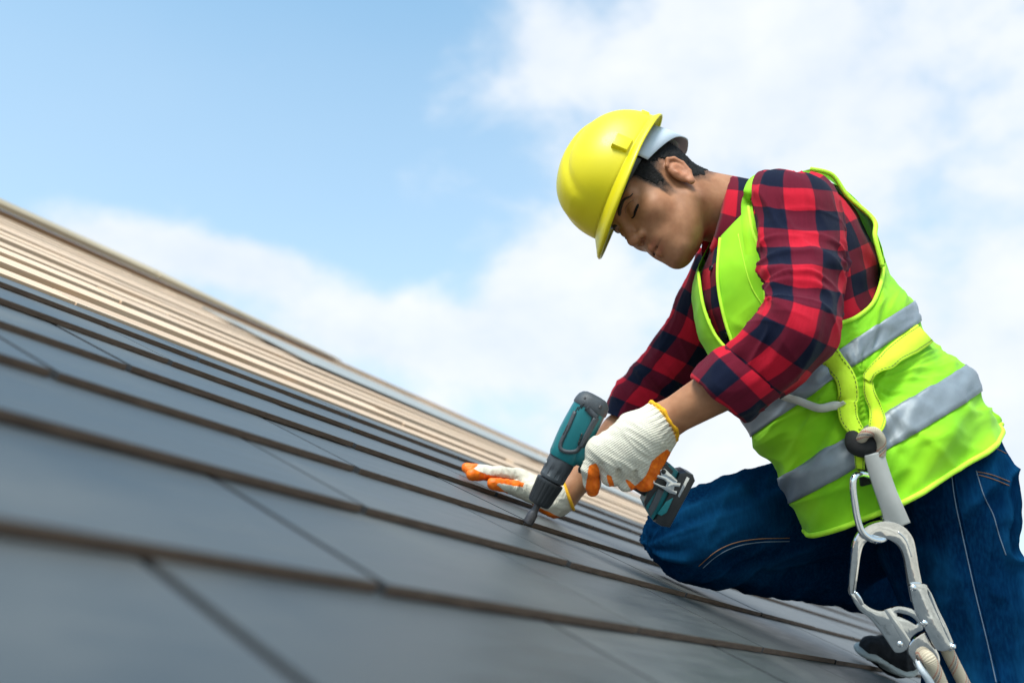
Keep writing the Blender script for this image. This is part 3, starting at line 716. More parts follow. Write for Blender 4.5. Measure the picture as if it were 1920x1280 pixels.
def vest_disp(P, uv, N):
    v = uv[:, 1]; 
    d = .0042*fbm(P*9, 2)
    d += .0075*ridge(np.stack([uv[:, 1]*9+P[:, 0]*5, uv[:, 0]*5-uv[:, 1]*7, P[:, 2]*3], 1), 2)*np.clip((v-.12)*5, .15, 1)
    g = np.exp(-((v-VCIN)/.035)**2); d -= .010*g                         # drawn in by the harness belt
    d += .010*np.clip((v-.50)*4, 0, 1)*np.sin(uv[:, 2]*5+1.0)*.6
    q = project(P); rr = np.hypot(q[:, 0]-1612, q[:, 1]-722); an = np.arctan2(q[:, 1]-722, q[:, 0]-1612); nf = (N[:, 2] < .2)
    d += nf*.0120*ridge(np.stack([an*3.1, rr*.004, rr*0+4.4], 1), 2)*np.exp(-rr/150.)*np.clip(rr/30, 0, 1)     # gathers drawn to the harness
    d += nf*.0065*ridge(np.stack([(q[:, 0]+q[:, 1]*.55)*.016, (q[:, 1]-q[:, 0]*.5)*.006, rr*0+8.1], 1), 2)*np.clip((v-.2)*4, 0, 1)
    d += nf*.0060*crease(np.stack([an*3.6+1.7, rr*.006, rr*0+14.2], 1), 6)*np.exp(-rr/170.)*np.clip(rr/25, 0, 1)
    d += nf*.0050*crease(np.stack([(q[:, 0]*.35+q[:, 1])*.018, (q[:, 0]-q[:, 1]*.4)*.005, rr*0+21.], 1), 6)*np.clip((v-.25)*4, 0, 1)
    return d
VCIN = .455
NRV, NSV = 210, 260
VP, VF, VUV, VC = loft(TR, NRV, NSV, 2.2, vest_disp)
VN = vnormals(VP, VF); px = project(VP); facing = (VN*VP).sum(1) < 0.02
ARM = [(1398, 345), (1403, 378), (1411, 429), (1428, 480), (1437, 566), (1470, 600), (1530, 616), (1585, 606), (1634, 572), (1655, 522), (1662, 480), (1660, 420), (1620, 350), (1560, 300), (1480, 290), (1400, 300)]
OPEN_ = [(1356, 380), (1350, 455), (1346, 520), (1357, 590), (1377, 652), (1364, 655), (1340, 625), (1320, 575), (1309, 520), (1308, 470), (1325, 420)]
fc_px = px[VF].mean(1); ff = facing[VF].all(1)
cut = ff & inpoly(fc_px, ARM)
cut |= inpoly(fc_px, OPEN_) & ff
ring_i = VF[:, 0]//NSV
farside = (np.sin(VUV[VF, 2].mean(1)) < -.45) & (ring_i < 62); cut |= farside            # far armhole
cut |= ring_i < 6
keepv = VF[~cut]
used = np.unique(keepv); remap = np.full(len(VP), -1); remap[used] = np.arange(len(used))
vest = obj('safety_vest', w(VP[used]), remap[keepv], m_vest, person, uv=VUV[used])
tag(vest, 'lime hi-vis vest with two grey reflective bands')
mdf = vest.modifiers.new('thickness', 'SOLIDIFY'); mdf.thickness = .0012; mdf.offset = 1
VB = bvh_c(VP, keepv)
# reflective tapes: strips of the vest surface between two rings, lifted off it
def tape(r0, r1, name, lift=.0022):
    th = (np.arange(NSV+1)) % NSV
    rows = []
    for r_ in np.linspace(r0, r1, 9):
        i = int(r_); f_ = r_-i; rows.append(((VP.reshape(NRV, NSV, 3)[i]*(1-f_)+VP.reshape(NRV, NSV, 3)[i+1]*f_)+VN.reshape(NRV, NSV, 3)[i]*lift))
    V = np.stack(rows).reshape(-1, 3); Fq = np.array(grid_faces(9, NSV)); 
    o = obj(name, w(V), Fq, m_refl, vest); md = o.modifiers.new('thickness', 'SOLIDIFY'); md.thickness = .0008
    return V, Fq
k1 = (NRV-1)/(len(TR)-1)
T1V, T1F = tape(5.02*k1, 6.10*k1, 'reflective_band'); T2V, T2F = tape(8.02*k1, 9.05*k1, 'reflective_band')
# narrow lighter seam tapes and bound edges
def edge_line(pts, n, r, name, parent, m_=None, bv=None, off=.001, sm=4):
    P0, N0 = picks(bv or VB, pts, n, off, sm)
    V, Fq = tube(P0, r, 8); return obj(name, w(V), Fq, m_ or m_bind, parent)
AR3 = BVHTree.FromPolygons([Vector(v_) for v_ in VP], VF.tolist())
edge_line([(1393, 352), (1402, 378), (1410, 429), (1427, 480), (1436, 566)], 60, .0036, 'edge_binding', vest, bv=AR3)
edge_line([(1570, 606), (1600, 598), (1634, 572), (1650, 535), (1656, 500)], 50, .0036, 'edge_binding', vest, bv=AR3)
edge_line([(1351, 448), (1346, 520), (1357, 590), (1377, 652)], 40, .003, 'edge_binding', vest, bv=AR3)
edge_line([(1310, 512), (1320, 575), (1340, 625), (1364, 655)], 40, .003, 'edge_binding', vest, bv=AR3)
hem = VP.reshape(NRV, NSV, 3)[-1]; V, Fq = tube(hem, .0045, 8, closed=True); obj('hem_binding', w(V), Fq, m_bind, vest)
def seam_tape(pts, wd, n=24):
    P0, N0 = picks(AR3, pts, n, .0012, 4); V, Fq = ribbon(P0, N0, wd, .0009); return obj('seam_tape', w(V), Fq, m_bind, vest)
seam_tape([(1385, 440), (1395, 490), (1410, 540), (1432, 575)], .002)
# shoulder strap of the near front panel passing over the shoulder and the back panel's free edge
def vsurf(px_, py_, off):
    r_ = pick(AR3, px_, py_, off); return r_[0]
sp_pts = [vsurf(1414, 500, -.004), vsurf(1410, 462, -.002), vsurf(1405, 425, .001), vsurf(1402, 388, .003), c(1404, 358, 1.615), c(1418, 335, 1.67), c(1450, 322, 1.73)]
SPp = catmull(sp_pts, 30); nn = nrm(np.stack([np.full(30, -.35), np.linspace(.25, .8, 30), np.full(30, -.75)], 1))
V, Fq = ribbon(SPp, nn, np.interp(np.linspace(0, 1, 30), [0, .25, .6, 1], [.030, .026, .017, .022]), .003); obj('shoulder_strap', w(V), Fq, m_vest, vest, uv=np.zeros((len(V), 3)))
bk = catmull([c(1520, 317, 1.64), c(1560, 328, 1.645), c(1590, 368, 1.64), c(1638, 412, 1.62), c(1641, 445, 1.58), c(1655, 500, 1.565)], 40)
V, Fq = tube(bk, .0042, 8); obj('edge_binding', w(V), Fq, m_bind, vest)
bk2 = catmull([c(1500, 322, 1.74), c(1556, 338, 1.74), c(1596, 382, 1.73), c(1636, 425, 1.71), c(1646, 470, 1.69), c(1656, 520, 1.67)], 40)
V = np.concatenate([bk, bk2]); Fq = [[i, i+1, i+41, i+40] for i in range(39)]; obj('back_yoke', w(V), Fq, m_vest, vest, uv=np.zeros((len(V), 3)))

# --- sleeves
def fold_disp(el_v, s=1.0, seed=0.0):
    def f_(P, uv, N):
        v, th = uv[:, 1], uv[:, 2]
        q = np.exp(-((v-el_v)/.075)**2)
        zig = ridge(np.stack([v*26+.9*np.sin(th*1.0+seed), th*.55+seed, v*0+seed], 1), 2)
        long_ = ridge(np.stack([v*7+seed, th*1.3+v*6, v*0+3+seed], 1), 2)
        cr = crease(np.stack([v*20+1.1*np.sin(th+seed), th*.5+v*4, v*0+seed+17], 1), 6)
        return s*(.0050*cr*(.35+q)+.0062*q*zig+.0042*(1-.5*q)*long_+.003*fbm(P*16+seed, 2))
    return f_
Z3 = lambda x, y: (1130+.3906*x, 300+.3906*y)
def sl_rows(rows): 
    out = []
    for (l, r_, dl, dr, n_, f_) in rows:
        a_, b_ = Z3(*l), Z3(*r_); out.append((a_[0], a_[1], b_[0], b_[1], dl, dr, n_, f_, 0, 0))
    return out
SLN = sl_rows([((860, 60), (1000, 58), 1.62, 1.62, .040, .06), ((760, 62), (1065, 90), 1.58, 1.58, .070, .08), ((722, 140), (1125, 180), 1.55, 1.555, .082, .085), ((735, 300), (1155, 320), 1.515, 1.525, .080, .08),
               ((755, 450), (1160, 470), 1.475, 1.485, .076, .076), ((775, 590), (1152, 640), 1.43, 1.445, .073, .073), ((785, 672), (1130, 790), 1.405, 1.40, .072, .07),
               ((735, 765), (1085, 935), 1.40, 1.39, .069, .065), ((650, 845), (965, 1065), 1.41, 1.40, .062, .06), ((575, 905), (850, 1140), 1.42, 1.412, .056, .054)])
P_, Fc, uv, _ = loft(SLN, 190, 150, 2.1, fold_disp(.27, 1.0))
SLB = (P_, Fc)
obj('sleeve', w(P_), Fc, m_plaid, shirt, uv=uv)
CUF = sl_rows([((585, 893), (862, 1132), 1.42, 1.41, .062, .060), ((540, 922), (800, 1180), 1.424, 1.414, .066, .063), ((470, 985), (735, 1225), 1.428, 1.418, .0655, .063), ((432, 1030), (685, 1250), 1.43, 1.42, .063, .061), ((440, 1040), (690, 1244), 1.43, 1.42, .052, .050), ((520, 985), (770, 1185), 1.425, 1.415, .048, .046)])
P_, Fc, uv, _ = loft(CUF, 60, 130, 2.1, lambda P, uv, N: .0035*fbm(P*22, 2)+.0030*ridge(np.stack([uv[:, 2]*1.1, uv[:, 1]*8, uv[:, 1]*0], 1), 2))
uv = uv.copy(); uv[:, 0] += .031; uv[:, 1] += .017
obj('rolled_cuff', w(P_), Fc, m_plaid, shirt, uv=uv)
SLF = sl_rows([((470, 420), (600, 470), 1.84, 1.84, .05, .06), ((432, 500), (620, 640), 1.85, 1.85, .075, .075), ((362, 640), (585, 800), 1.865, 1.865, .078, .075), ((300, 790), (560, 905), 1.88, 1.88, .075, .072), ((215, 905), (480, 1030), 1.885, 1.885, .070, .070),
               ((120, 1030), (370, 1150), 1.88, 1.88, .066, .066), ((40, 1140), (290, 1225), 1.87, 1.87, .060, .06), ((10, 1210), (230, 1290), 1.86, 1.86, .055, .055)])
P_, Fc, uv, _ = loft(SLF, 130, 110, 2.1, fold_disp(.31, .9, 5.0)); uv = uv.copy(); uv[:, 1] += .02
obj('sleeve', w(P_), Fc, m_plaid, shirt, uv=uv)
# --- collar: a band round the neck with a turned-down leaf each side
nang = 80; tt_ = np.linspace(math.radians(-152), math.radians(148), nang)          # 0 = nape
def ring_pts(F_, B_, dF, dB, lat, dy=0):
    a_, b_ = c(*F_, dF), c(*B_, dB); C_, A_ = (a_+b_)/2, (b_-a_)/2
    return C_+np.cos(tt_)[:, None]*A_+np.sin(tt_)[:, None]*np.array([0, dy, -lat])
inn = ring_pts((1320, 480), (1352, 334), 1.69, 1.74, .064)
mid_ = ring_pts((1322, 492), (1362, 330), 1.69, 1.74, .082)
tipw = np.clip((np.abs(tt_)-1.2)/1.2, 0, 1)
out_ = ring_pts((1352, 508), (1398, 338), 1.69, 1.745, .112)
tip = np.stack([.030*tipw, -.022*tipw, -.006*tipw*np.sign(np.sin(tt_))], 1); out_ = out_+tip
low = inn+np.array([.03, -.005, 0])
rows = [low, inn, inn*.3+mid_*.7+np.array([-.001, .001, -.001]), mid_, mid_*.5+out_*.5+.0015*np.array([0, 0, -1]), out_, out_*.97+mid_*.03+np.array([.002, 0, .003])]
V = np.stack(rows).reshape(-1, 3); Fq = np.array(grid_faces(len(rows), nang, closed=False))
uvc = np.stack([np.tile(tt_*.072, len(rows))+.01, np.repeat(np.array([-.03, 0, .004, .006, .026, .046, .048]), nang)+.02, np.zeros(len(V))], 1)
V = V+vnormals(V, Fq)*(.0012*fbm(V*30, 2))[:, None]
cl = obj('collar', w(V), Fq, m_plaid, shirt, uv=uvc); md = cl.modifiers.new('thickness', 'SOLIDIFY'); md.thickness = .0022
# buttons on the placket
for q in ((1334, 503), (1362, 628)):
    r_ = pick(VB, *q) ; s_ = pick(bvh_c(*loft(TR, 60, 80, 2.2, None, shrink=.012)[:2]), *q)
    if s_ is not None:
        V, Fq = lathe([(-.001, .0045), (.0012, .0055), (.0026, .005), (.0022, .0035), (.0022, .001)], s_[0], s_[1], (0, 1, 0), 20); obj('button', w(V), Fq, mat('dark_button', (.012, .012, .018), .3), shirt)

# --- jeans
jf = Field((.18, -.82, 1.06), (1.18, -.06, 2.06), .0048, .09)
jf.ell(c(1745, 888, 1.645), (.106, .085, .145)); jf.ell(c(1772, 935, 1.615), (.088, .095, .105), .05)
jf.cap(c(1750, 930, 1.57), KN_L, .110, .078, .06)
jf.cap(KN_L+NC*.006, AN_L+NC*.01, .074, .056, .03)
jf.cap(c(1660, 918, 1.79), c(1292, 1003, 1.71), .110, .078, .05)
jf.cap(c(1298, 1022, 1.712), AN_R+np.array([-.02, .004, 0]), .066, .050, .014)
jf.ell(c(1560, 1045, 1.80), (.10, .060, .075), .02); jf.ell(c(1640, 1010, 1.74), (.07, .07, .08), .04)
JV, JF = jf.mesh(); JV = relax(JV, JF, 2); JN = vnormals(JV, JF)
def limb(P, a, b_):
    ab = b_-a; L = np.linalg.norm(ab); t = (P-a)@ab/L; r_ = P-a-np.outer(t, ab/L); return t, np.linalg.norm(r_, axis=1), r_, L
def jeans_disp(P):
    d = .0022*fbm(P*22, 3)
    t, r_, rv, L = limb(P, c(1660, 918, 1.79), c(1292, 1003, 1.71)); m_ = np.exp(-np.clip(r_-.06, 0, 1)**2/.003)*(P[:, 0] < .62)
    ang = np.arctan2(rv[:, 1], -rv[:, 2])
    d += m_*(.0055*ridge(np.stack([ang*1.7+t*2.4, t*1.6, t*0+2.2], 1), 2)+.0075*crease(np.stack([ang*2.3+t*3.4, t*1.8, t*0+12.2], 1), 5))*np.clip((t-.04)*5, 0, 1)
    d += m_*.0060*crease(np.stack([t*15+ang*1.5, ang*.8, t*0+9], 1), 4)*np.exp(-((t-.34)/.10)**2)
    t, r_, rv, L = limb(P, c(1762, 930, 1.57), KN_L); m_ = np.exp(-np.clip(r_-.08, 0, 1)**2/.003)
    ang = np.arctan2(rv[:, 0], -rv[:, 2])
    d += m_*(.0150*crease(np.stack([t*17+.8*np.sin(ang*1.3), ang*.9, t*0+5.5], 1), 5)*(.35+.65*np.clip((ang-.1)*1.6, 0, 1))+.0045*crease(np.stack([t*9, ang*1.9+t*4, t*0+25.5], 1), 6)+.0055*ridge(np.stack([t*5, ang*1.7, t*0+1.1], 1), 2))
    t, r_, rv, L = limb(P, c(1298, 1022, 1.712), AN_R); d += np.exp(-np.clip(r_-.05, 0, 1)**2/.001)*.004*ridge(np.stack([t*20, rv[:, 1]*20, rv[:, 2]*8], 1), 2)
    return d
JD = jeans_disp(JV); JV2 = JV+JN*JD[:, None]
roofd = JV2@NC+H_CAM                                                     # flatten against the tiles where the knees press
JV2 = JV2+np.outer(np.clip(.0015-roofd, 0, .05), NC)
wear = np.clip((JD-.003)/.012, 0, 1)*.22
jeans = obj('jeans', w(JV2), JF, m_denim, person, cols=np.repeat(wear[:, None], 3, 1))
tag(jeans, 'dark blue denim jeans'); JB = bvh_c(JV2, JF)
m_thr = mat('jeans_thread', (.11, .16, .23), .7); m_thr2 = mat('copper_thread', (.16, .075, .035), .7)
def seam(pts, n, r, name, m_, off=.0004):
    P0, N0 = picks(JB, pts, n, off, 3); V, Fq = tube(P0, r, 6); return obj(name, w(V), Fq, m_, jeans)
seam([(1783, 880), (1790, 935), (1808, 1020), (1828, 1110), (1850, 1200), (1868, 1279)], 90, .0009, 'side_seam', m_thr)
seam([(1788, 880), (1796, 935), (1814, 1020), (1834, 1110), (1856, 1200), (1874, 1279)], 90, .0018, 'side_seam', m_denim)
seam([(1830, 882), (1845, 930), (1862, 965), (1872, 1000), (1886, 1040)], 50, .0009, 'pocket_stitching', m_thr); seam([(1832, 884), (1860, 890), (1893, 903)], 30, .0009, 'pocket_stitching', m_thr2)
seam([(1834, 890), (1860, 897), (1892, 910)], 30, .0009, 'pocket_stitching', m_thr2)
seam([(1720, 896), (1750, 890), (1776, 885)], 24, .0009, 'pocket_stitching', m_thr2); seam([(1722, 889), (1750, 883), (1776, 878)], 24, .0009, 'pocket_stitching', m_thr2)
seam([(1840, 832), (1870, 842), (1886, 850)], 24, .0009, 'waistband_stitching', m_thr2)
seam([(1310, 1061), (1340, 1035), (1375, 1018), (1420, 1010), (1480, 1008)], 50, .0010, 'inseam_stitching', m_thr2); seam([(1318, 1064), (1345, 1041), (1380, 1024), (1424, 1016), (1480, 1014)], 50, .0010, 'inseam_stitching', m_thr)
r_ = pick(JB, 1774, 887)
if r_: 
    V, Fq = lathe([(-.001, .0052), (.0016, .0052), (.0026, .004), (.0030, .0022), (.0034, .0006)], r_[0], r_[1], (0, 1, 0), 20); obj('rivet', w(V), Fq, mat('copper_rivet', (.55, .25, .12), .35, metal=1.0), jeans)
# --- shoes
m_shoe = mat('black_shoe_mesh', (.012, .012, .016), .8, bump=.8, bscale=500); m_sole = mat('pale_rubber_sole', (.46, .47, .45), .6, var=.08, vscale=30)
def shoe(heel, ball, toe, upv, ank):
    fwd = nrm(toe-ball); f_ = Field(np.minimum.reduce([heel, ball, toe, ank])-.09, np.maximum.reduce([heel, ball, toe, ank])+.09, .0036, .05)
    f_.cap(heel+upv*.034, ball+upv*.030, .036, .038, .02); f_.cap(ball+upv*.028, toe+upv*.022, .038, .024, .02); f_.cap(heel+upv*.05, ank, .038, .042, .03)
    V, Fq = f_.mesh(); N = vnormals(V, Fq); V = V+N*(.002*ridge(V*45, 2))[:, None]
    s = obj('shoe', w(V), Fq, m_shoe, person)
    f_ = Field(np.minimum.reduce([heel, ball, toe])-.07, np.maximum.reduce([heel, ball, toe])+.07, .0032, .05)
    f_.cap(heel+upv*.011, ball+upv*.011, .042, .046, .01, flat=(upv, .27)); f_.cap(ball+upv*.011, toe+upv*.014, .046, .035, .01, flat=(upv, .29))
    V, Fq = f_.mesh(); obj('sole', w(V), Fq, m_sole, s)
b_r, t_r = roof_c(1672, 1263, .004), roof_c(1628, 1245, .006)
b_r = b_r*(1.87/b_r[2]); t_r = t_r*(1.865/t_r[2])
shoe(c(1762, 1182, 1.885), c(1676, 1251, 1.87), c(1630, 1233, 1.865), nrm(np.array([.18, .96, -.2])), AN_R+np.array([0.005, -.01, 0]))
sh_b = AN_L+dn*.03
shoe(AN_L+NC*.03+dn*.09, AN_L-NC*.035+dn*.03, AN_L-NC*.040-dn*.03, nrm(NC*.9+dn*.3), AN_L)

# ---------------------------------------------------------------- hard hat
m_yel = mat('yellow_hard_hat_plastic', (.64, .545, .003), 0.42, var=.03, vscale=9, bump=.05, bscale=60, coat=.05, spec=.35)
m_wpl = mat('white_headband_plastic', (.50, .55, .62), .45); m_bpl = mat('black_headband_plastic', (.018, .018, .017), .5, bump=.3, bscale=300)
HC, HFv, HUv, HLv = np.array([.007, .0945, 0]), np.array([.963, -.269, 0]), np.array([.269, .963, 0]), np.array([0, 0, 1.])
def hat(p): p = np.asarray(p, float); return hl(HC+p[..., :1]*HFv+p[..., 1:2]*HUv+p[..., 2:]*HLv)
hat_e = empty('hard_hat', w(hat(np.array([0, 0, 0.]))), label="glossy yellow hard hat with white rear headband on the roofer's head", cat='hard hat')
ns = 120; th = np.linspace(0, 2*np.pi, ns, endpoint=False); ct, st_ = np.cos(th), np.sin(th)
rows = []
def rim_rad(k_=0.0): 
    a_ = np.where(ct > 0, .128, .132)+k_; b_ = .106+k_
    return 1/((np.abs(ct)/a_)**2.25+(np.abs(st_)/b_)**2.25)**(1/2.25)
for ph in np.linspace(math.pi/2-.001, 0, 46):
    n_ = 2.25; rr = max(math.cos(ph), 0)**(2/n_); zz = .114*max(math.sin(ph), 0)**(2/n_)
    R_ = rim_rad()*rr; x_, l_ = ct*R_, st_*R_
    crest = np.clip(1-(np.abs(l_)/(.034+.012*(1-rr)))**4, 0, 1)*np.clip((zz-.028)/.03, 0, 1)*np.where(x_ > -.2, 1, 0)
    groove = np.exp(-((np.abs(l_)-.042)/.006)**2)*np.clip((zz-.04)/.04, 0, 1)
    grow = .0062*crest-.0018*groove
    nrmv = np.stack([x_/.13, np.full(ns, zz/.15), l_/.11], 1); nrmv = nrm(nrmv+1e-6)
    rows.append(np.stack([x_, np.full(ns, zz), l_], 1)+nrmv*grow[:, None])
front = np.clip(ct, 0, 1)**1.6
for (o_, dz) in ((.003, -.0015), (.2, -.003), (.6, -.007), (1.0, -.0105), (1.06, -.0125), (1.0, -.0145)):
    w_ = .008+.028*front; R_ = rim_rad()+w_*o_
    rows.append(np.stack([ct*R_, dz-front*.012*o_+np.zeros(ns), st_*R_], 1))
Vh = hat(np.stack(rows).reshape(-1, 3)); Fh = np.array(grid_faces(len(rows), ns))
sh = obj('shell', w(Vh), Fh, m_yel, hat_e); md = sh.modifiers.new('thickness', 'SOLIDIFY'); md.thickness = .0024; md.offset = -1
def hat_box(x0, x1, y0, y1, z0, z1, name, m_, bev=.002, par=None):
    V, Fc_ = box_vf(x0, x1, y0, y1, z0, z1, bev); return obj(name, w(hat(V)), Fc_, m_, par or hat_e, auto=40)
hat_box(.012, .042, .004, .034, .096, .112, 'accessory_slot', m_yel); hat_box(-.094, -.076, .006, .022, .066, .088, 'accessory_slot', m_yel)
hat_box(.012, .042, .004, .034, -.112, -.096, 'accessory_slot', m_yel)
# suspension: dark sweatband in front and at the sides, white ratchet band behind
def band(a0, a1, yf, yr, hgt, rad, name, m_, th_=.002, n=60, low=None):
    tt = np.linspace(a0, a1, n); x_, l_ = np.cos(tt)*rad[0]+rad[2], np.sin(tt)*rad[1]
    yc = np.interp(np.cos(tt), [-1, 1], [yr, yf]); 
    hh = np.interp(np.abs(tt-math.pi), *low) if low is not None else np.full(n, hgt)
    top = np.stack([x_, yc+hgt*.5, l_], 1); bot = np.stack([x_*1.01, yc-hh, l_*1.01], 1); mid = (top+bot)/2*np.array([1.015, 1, 1.015])
    V = np.concatenate([hat(top), hat(mid), hat(bot)]); o = obj(name, w(V), grid_faces(3, n, closed=False), m_, hat_e); md = o.modifiers.new('thickness', 'SOLIDIFY'); md.thickness = th_; md.offset = 1
band(-1.35, 1.35, -.004, -.014, .015, (.104, .0855, -.002), 'sweatband', m_bpl)
band(1.32, 2*math.pi-1.32, -.014, -.026, .034, (.118, .088, -.012), 'ratchet_band', m_wpl, low=([0, .55, 1.0, 1.85], [.056, .050, .034, .014]))
V, Fq = lathe([(0, .017), (.010, .017), (.014, .014), (.015, .005)], hat(np.array([-.128, -.048, 0.])), hat(np.array([-1., -.3, 0.]))-hat(np.array([0., 0, 0])), (0, 0, 1), 28); obj('ratchet_knob', w(V), Fq, m_wpl, hat_e)
for a_ in (.8, -.8):
    P_ = hat(np.stack([np.cos(a_)*np.array([.112, .122, .100]), np.array([-.012, .012, .07]), np.sin(a_)*np.array([.09, .098, .075])], 1)); V, Fq = ribbon(catmull(P_, 12), nrm(catmull(P_, 12)-hat(np.array([0, 0, 0.]))), .014, .0015); obj('cradle_strap', w(V), Fq, m_bpl, hat_e)

# ---------------------------------------------------------------- gloves
def bglove(k, pb, tcd, cur):
    t = k.nt; at = k.n('ShaderNodeAttribute', attribute_name='cloth'); ti = k.n('ShaderNodeAttribute', attribute_name='tint')
    sp = k.n('ShaderNodeSeparateXYZ', {0: at.outputs['Vector']})
    nzz = k.n('ShaderNodeTexNoise', {'Vector': at.outputs['Vector'], 'Scale': 50.0, 'Detail': 2.0})
    xx = k.m('MULTIPLY_ADD', nzz.outputs[0], .002, sp.outputs[0])
    rib = k.m('SINE', k.m('MULTIPLY', xx, 2*math.pi/.0034)); st2 = k.m('SINE', k.m('MULTIPLY', sp.outputs[1], 2*math.pi/.0030))
    hgt = k.m('ADD', rib, k.m('MULTIPLY', k.m('MULTIPLY', rib, st2), .8))
    sepc = k.n('ShaderNodeSeparateColor', {0: ti.outputs['Color']})
    msk, yl = sepc.outputs[0], sepc.outputs[1]
    n1 = k.n('ShaderNodeTexNoise', {'Vector': tcd.outputs['Object'], 'Scale': 120.0, 'Detail': 4.0})
    mk = k.n('ShaderNodeMapRange', {0: k.m('ADD', msk, k.m('MULTIPLY', k.m('SUBTRACT', n1.outputs[0], .5), .7)), 1: .42, 2: .58}).outputs[0]
    cot = k.mix(k.m('MULTIPLY_ADD', hgt, .12, .5), (.40, .36, .29), (.76, .72, .62))
    org = k.ramp(n1.outputs[0], [(.3, (.70, .105, .004)), (.7, (.90, .19, .008))])
    col = k.mix(mk, cot, org); col = k.mix(yl, col, (.85, .42, .005)); t.links.new(col, pb.inputs['Base Color'])
    t.links.new(k.m('SUBTRACT', .9, k.m('MULTIPLY', mk, .42)), pb.inputs['Roughness'])
    hh = k.mix(mk, k.n('ShaderNodeCombineColor', {0: hgt}).outputs[0], n1.outputs['Color'])
    t.links.new(k.n('ShaderNodeBump', {'Height': hh, 'Strength': .9, 'Distance': .0012}).outputs[0], pb.inputs['Normal'])
m_glove = mat('knit_glove', (.7, .66, .58), .9, build=bglove, spec=.3)
gf = Field(c(1062, 960, 1.40)-np.array([0, 0, .03]), c(1290, 745, 1.40)+np.array([0, 0, .17]), .0017, .03)
CU0, CU1 = c(1240, 791, 1.463), c(1196, 822, 1.455)
gf.cap(CU0+(CU0-CU1)*.3, CU1, .0362, .0345)
gf.cap(CU1, c(1126, 842, 1.446), .036, .0215, .02); gf.cap(CU1, c(1147, 862, 1.440), .034, .0205, .02); gf.cap(CU1, c(1173, 872, 1.440), .032, .0200, .02); gf.cap(CU1, c(1202, 876, 1.444), .030, .0190, .02)
gf.cap(c(1236, 826, 1.468), c(1214, 882, 1.458), .0235, .0185, .015)
gf.chain([c(1121, 848, 1.443), c(1107, 880, 1.447), c(1110, 905, 1.456), c(1111, 919, 1.461)], [.0155, .0130, .0118, .0095], .008)
gf.chain([c(1145, 864, 1.438), c(1144, 894, 1.443), c(1154, 895, 1.470), c(1168, 880, 1.492)], [.0150, .0132, .0122, .0110], .006)
gf.chain([c(1172, 872, 1.438), c(1176, 903, 1.445), c(1185, 902, 1.474), c(1194, 888, 1.494)], [.0148, .0130, .0120, .0105], .006)
gf.chain([c(1200, 878, 1.442), c(1208, 904, 1.449), c(1215, 900, 1.474), c(1222, 888, 1.49)], [.0142, .0122, .0112, .0100], .006)
gf.chain([c(1196, 812, 1.478), c(1160, 812, 1.505), c(1132, 838, 1.512)], [.021, .0150, .0115], .012)
for q0, q1 in (((1128, 872), (1126, 908)), ((1160, 880), (1160, 915)), ((1190, 884), (1192, 918))):       # creases between the fingers
    gf.cap(c(*q0, 1.424), c(*q1, 1.432), .0035, .0045, .006, 's')
ax1 = nrm(CU1-CU0); CU0 = CU0-ax1*.004
wq = gf.ax[0][:, None, None]*ax1[0]+gf.ax[1][None, :, None]*ax1[1]+gf.ax[2][None, None, :]*ax1[2]-CU0@ax1; gf.v = np.maximum(gf.v, -wq).astype(np.float32)
GV, GF = gf.mesh(); GV = relax(GV, GF, 1, .4); GN = vnormals(GV, GF)
ax1 = nrm(CU1-CU0); wr = (GV-CU0)@ax1; cufm = np.clip(1-wr/.035, 0, 1)
GV = GV+GN*(.0016*ridge(np.stack([wr*30, GV[:, 1]*40+GV[:, 0]*25, GV[:, 2]*30], 1), 2)*np.clip(wr/.05, 0, 1)+.0011*cufm*np.sin(np.arctan2((GV-CU0)@np.array([0, 0, 1.]), (GV-CU0)@nrm(np.cross(ax1, [0, 0, 1.])))*26))[:, None]
gp = project(GV)
def soft(mask, V, Fq, it=3):
    m_ = mask.astype(float)[:, None]*np.ones((1, 3)); return relax(m_, Fq, it)[:, 0]
org = inpoly(gp, [(1118, 868), (1105, 872), (1101, 892), (1098, 912), (1096, 940), (1124, 940), (1125, 905), (1124, 882)]) | inpoly(gp, [(1137, 889), (1147, 892), (1153, 916), (1146, 918), (1140, 905)]) | inpoly(gp, [(1171, 897), (1179, 900), (1193, 912), (1196, 925), (1184, 920)]) | inpoly(gp, [(1250, 842), (1222, 864), (1211, 892), (1190, 912), (1194, 930), (1230, 925), (1240, 880), (1262, 850)])
org |= (GV[:, 2] > 1.474) & (wr > .045)
yel = (wr < .0045)
ort = soft(org, GV, GF, 4)
uvg = np.stack([(GV-CU0)@nrm(np.cross(ax1, [0, 0, 1.]))*.9+GV[:, 2]*.5, wr, wr*0], 1)
gl1 = obj('glove', w(GV), GF, m_glove, person, uv=uvg, cols=np.stack([ort, soft(yel, GV, GF, 1), ort*0], 1)); tag(gl1, 'white knit glove with orange palm gripping the drill')
m_ycuff = mat('yellow_cuff_binding', (.85, .42, .006), .85, bump=1.0, bscale=900)
e1 = nrm(np.cross(ax1, [0, 0, 1.])); e2 = np.cross(ax1, e1); tt = np.linspace(0, 2*np.pi, 60, endpoint=False)
cring = CU0+(np.cos(tt)[:, None]*e1+np.sin(tt)[:, None]*e2)*(.0352+.0010*np.sin(tt*7))[:, None]+ax1*(.0012*np.sin(tt*5))[:, None]
gl1b = tube(cring, .0036+.0007*np.sin(tt*13), 8, closed=True); obj('cuff_binding', w(gl1b[0]), gl1b[1], m_ycuff, gl1)
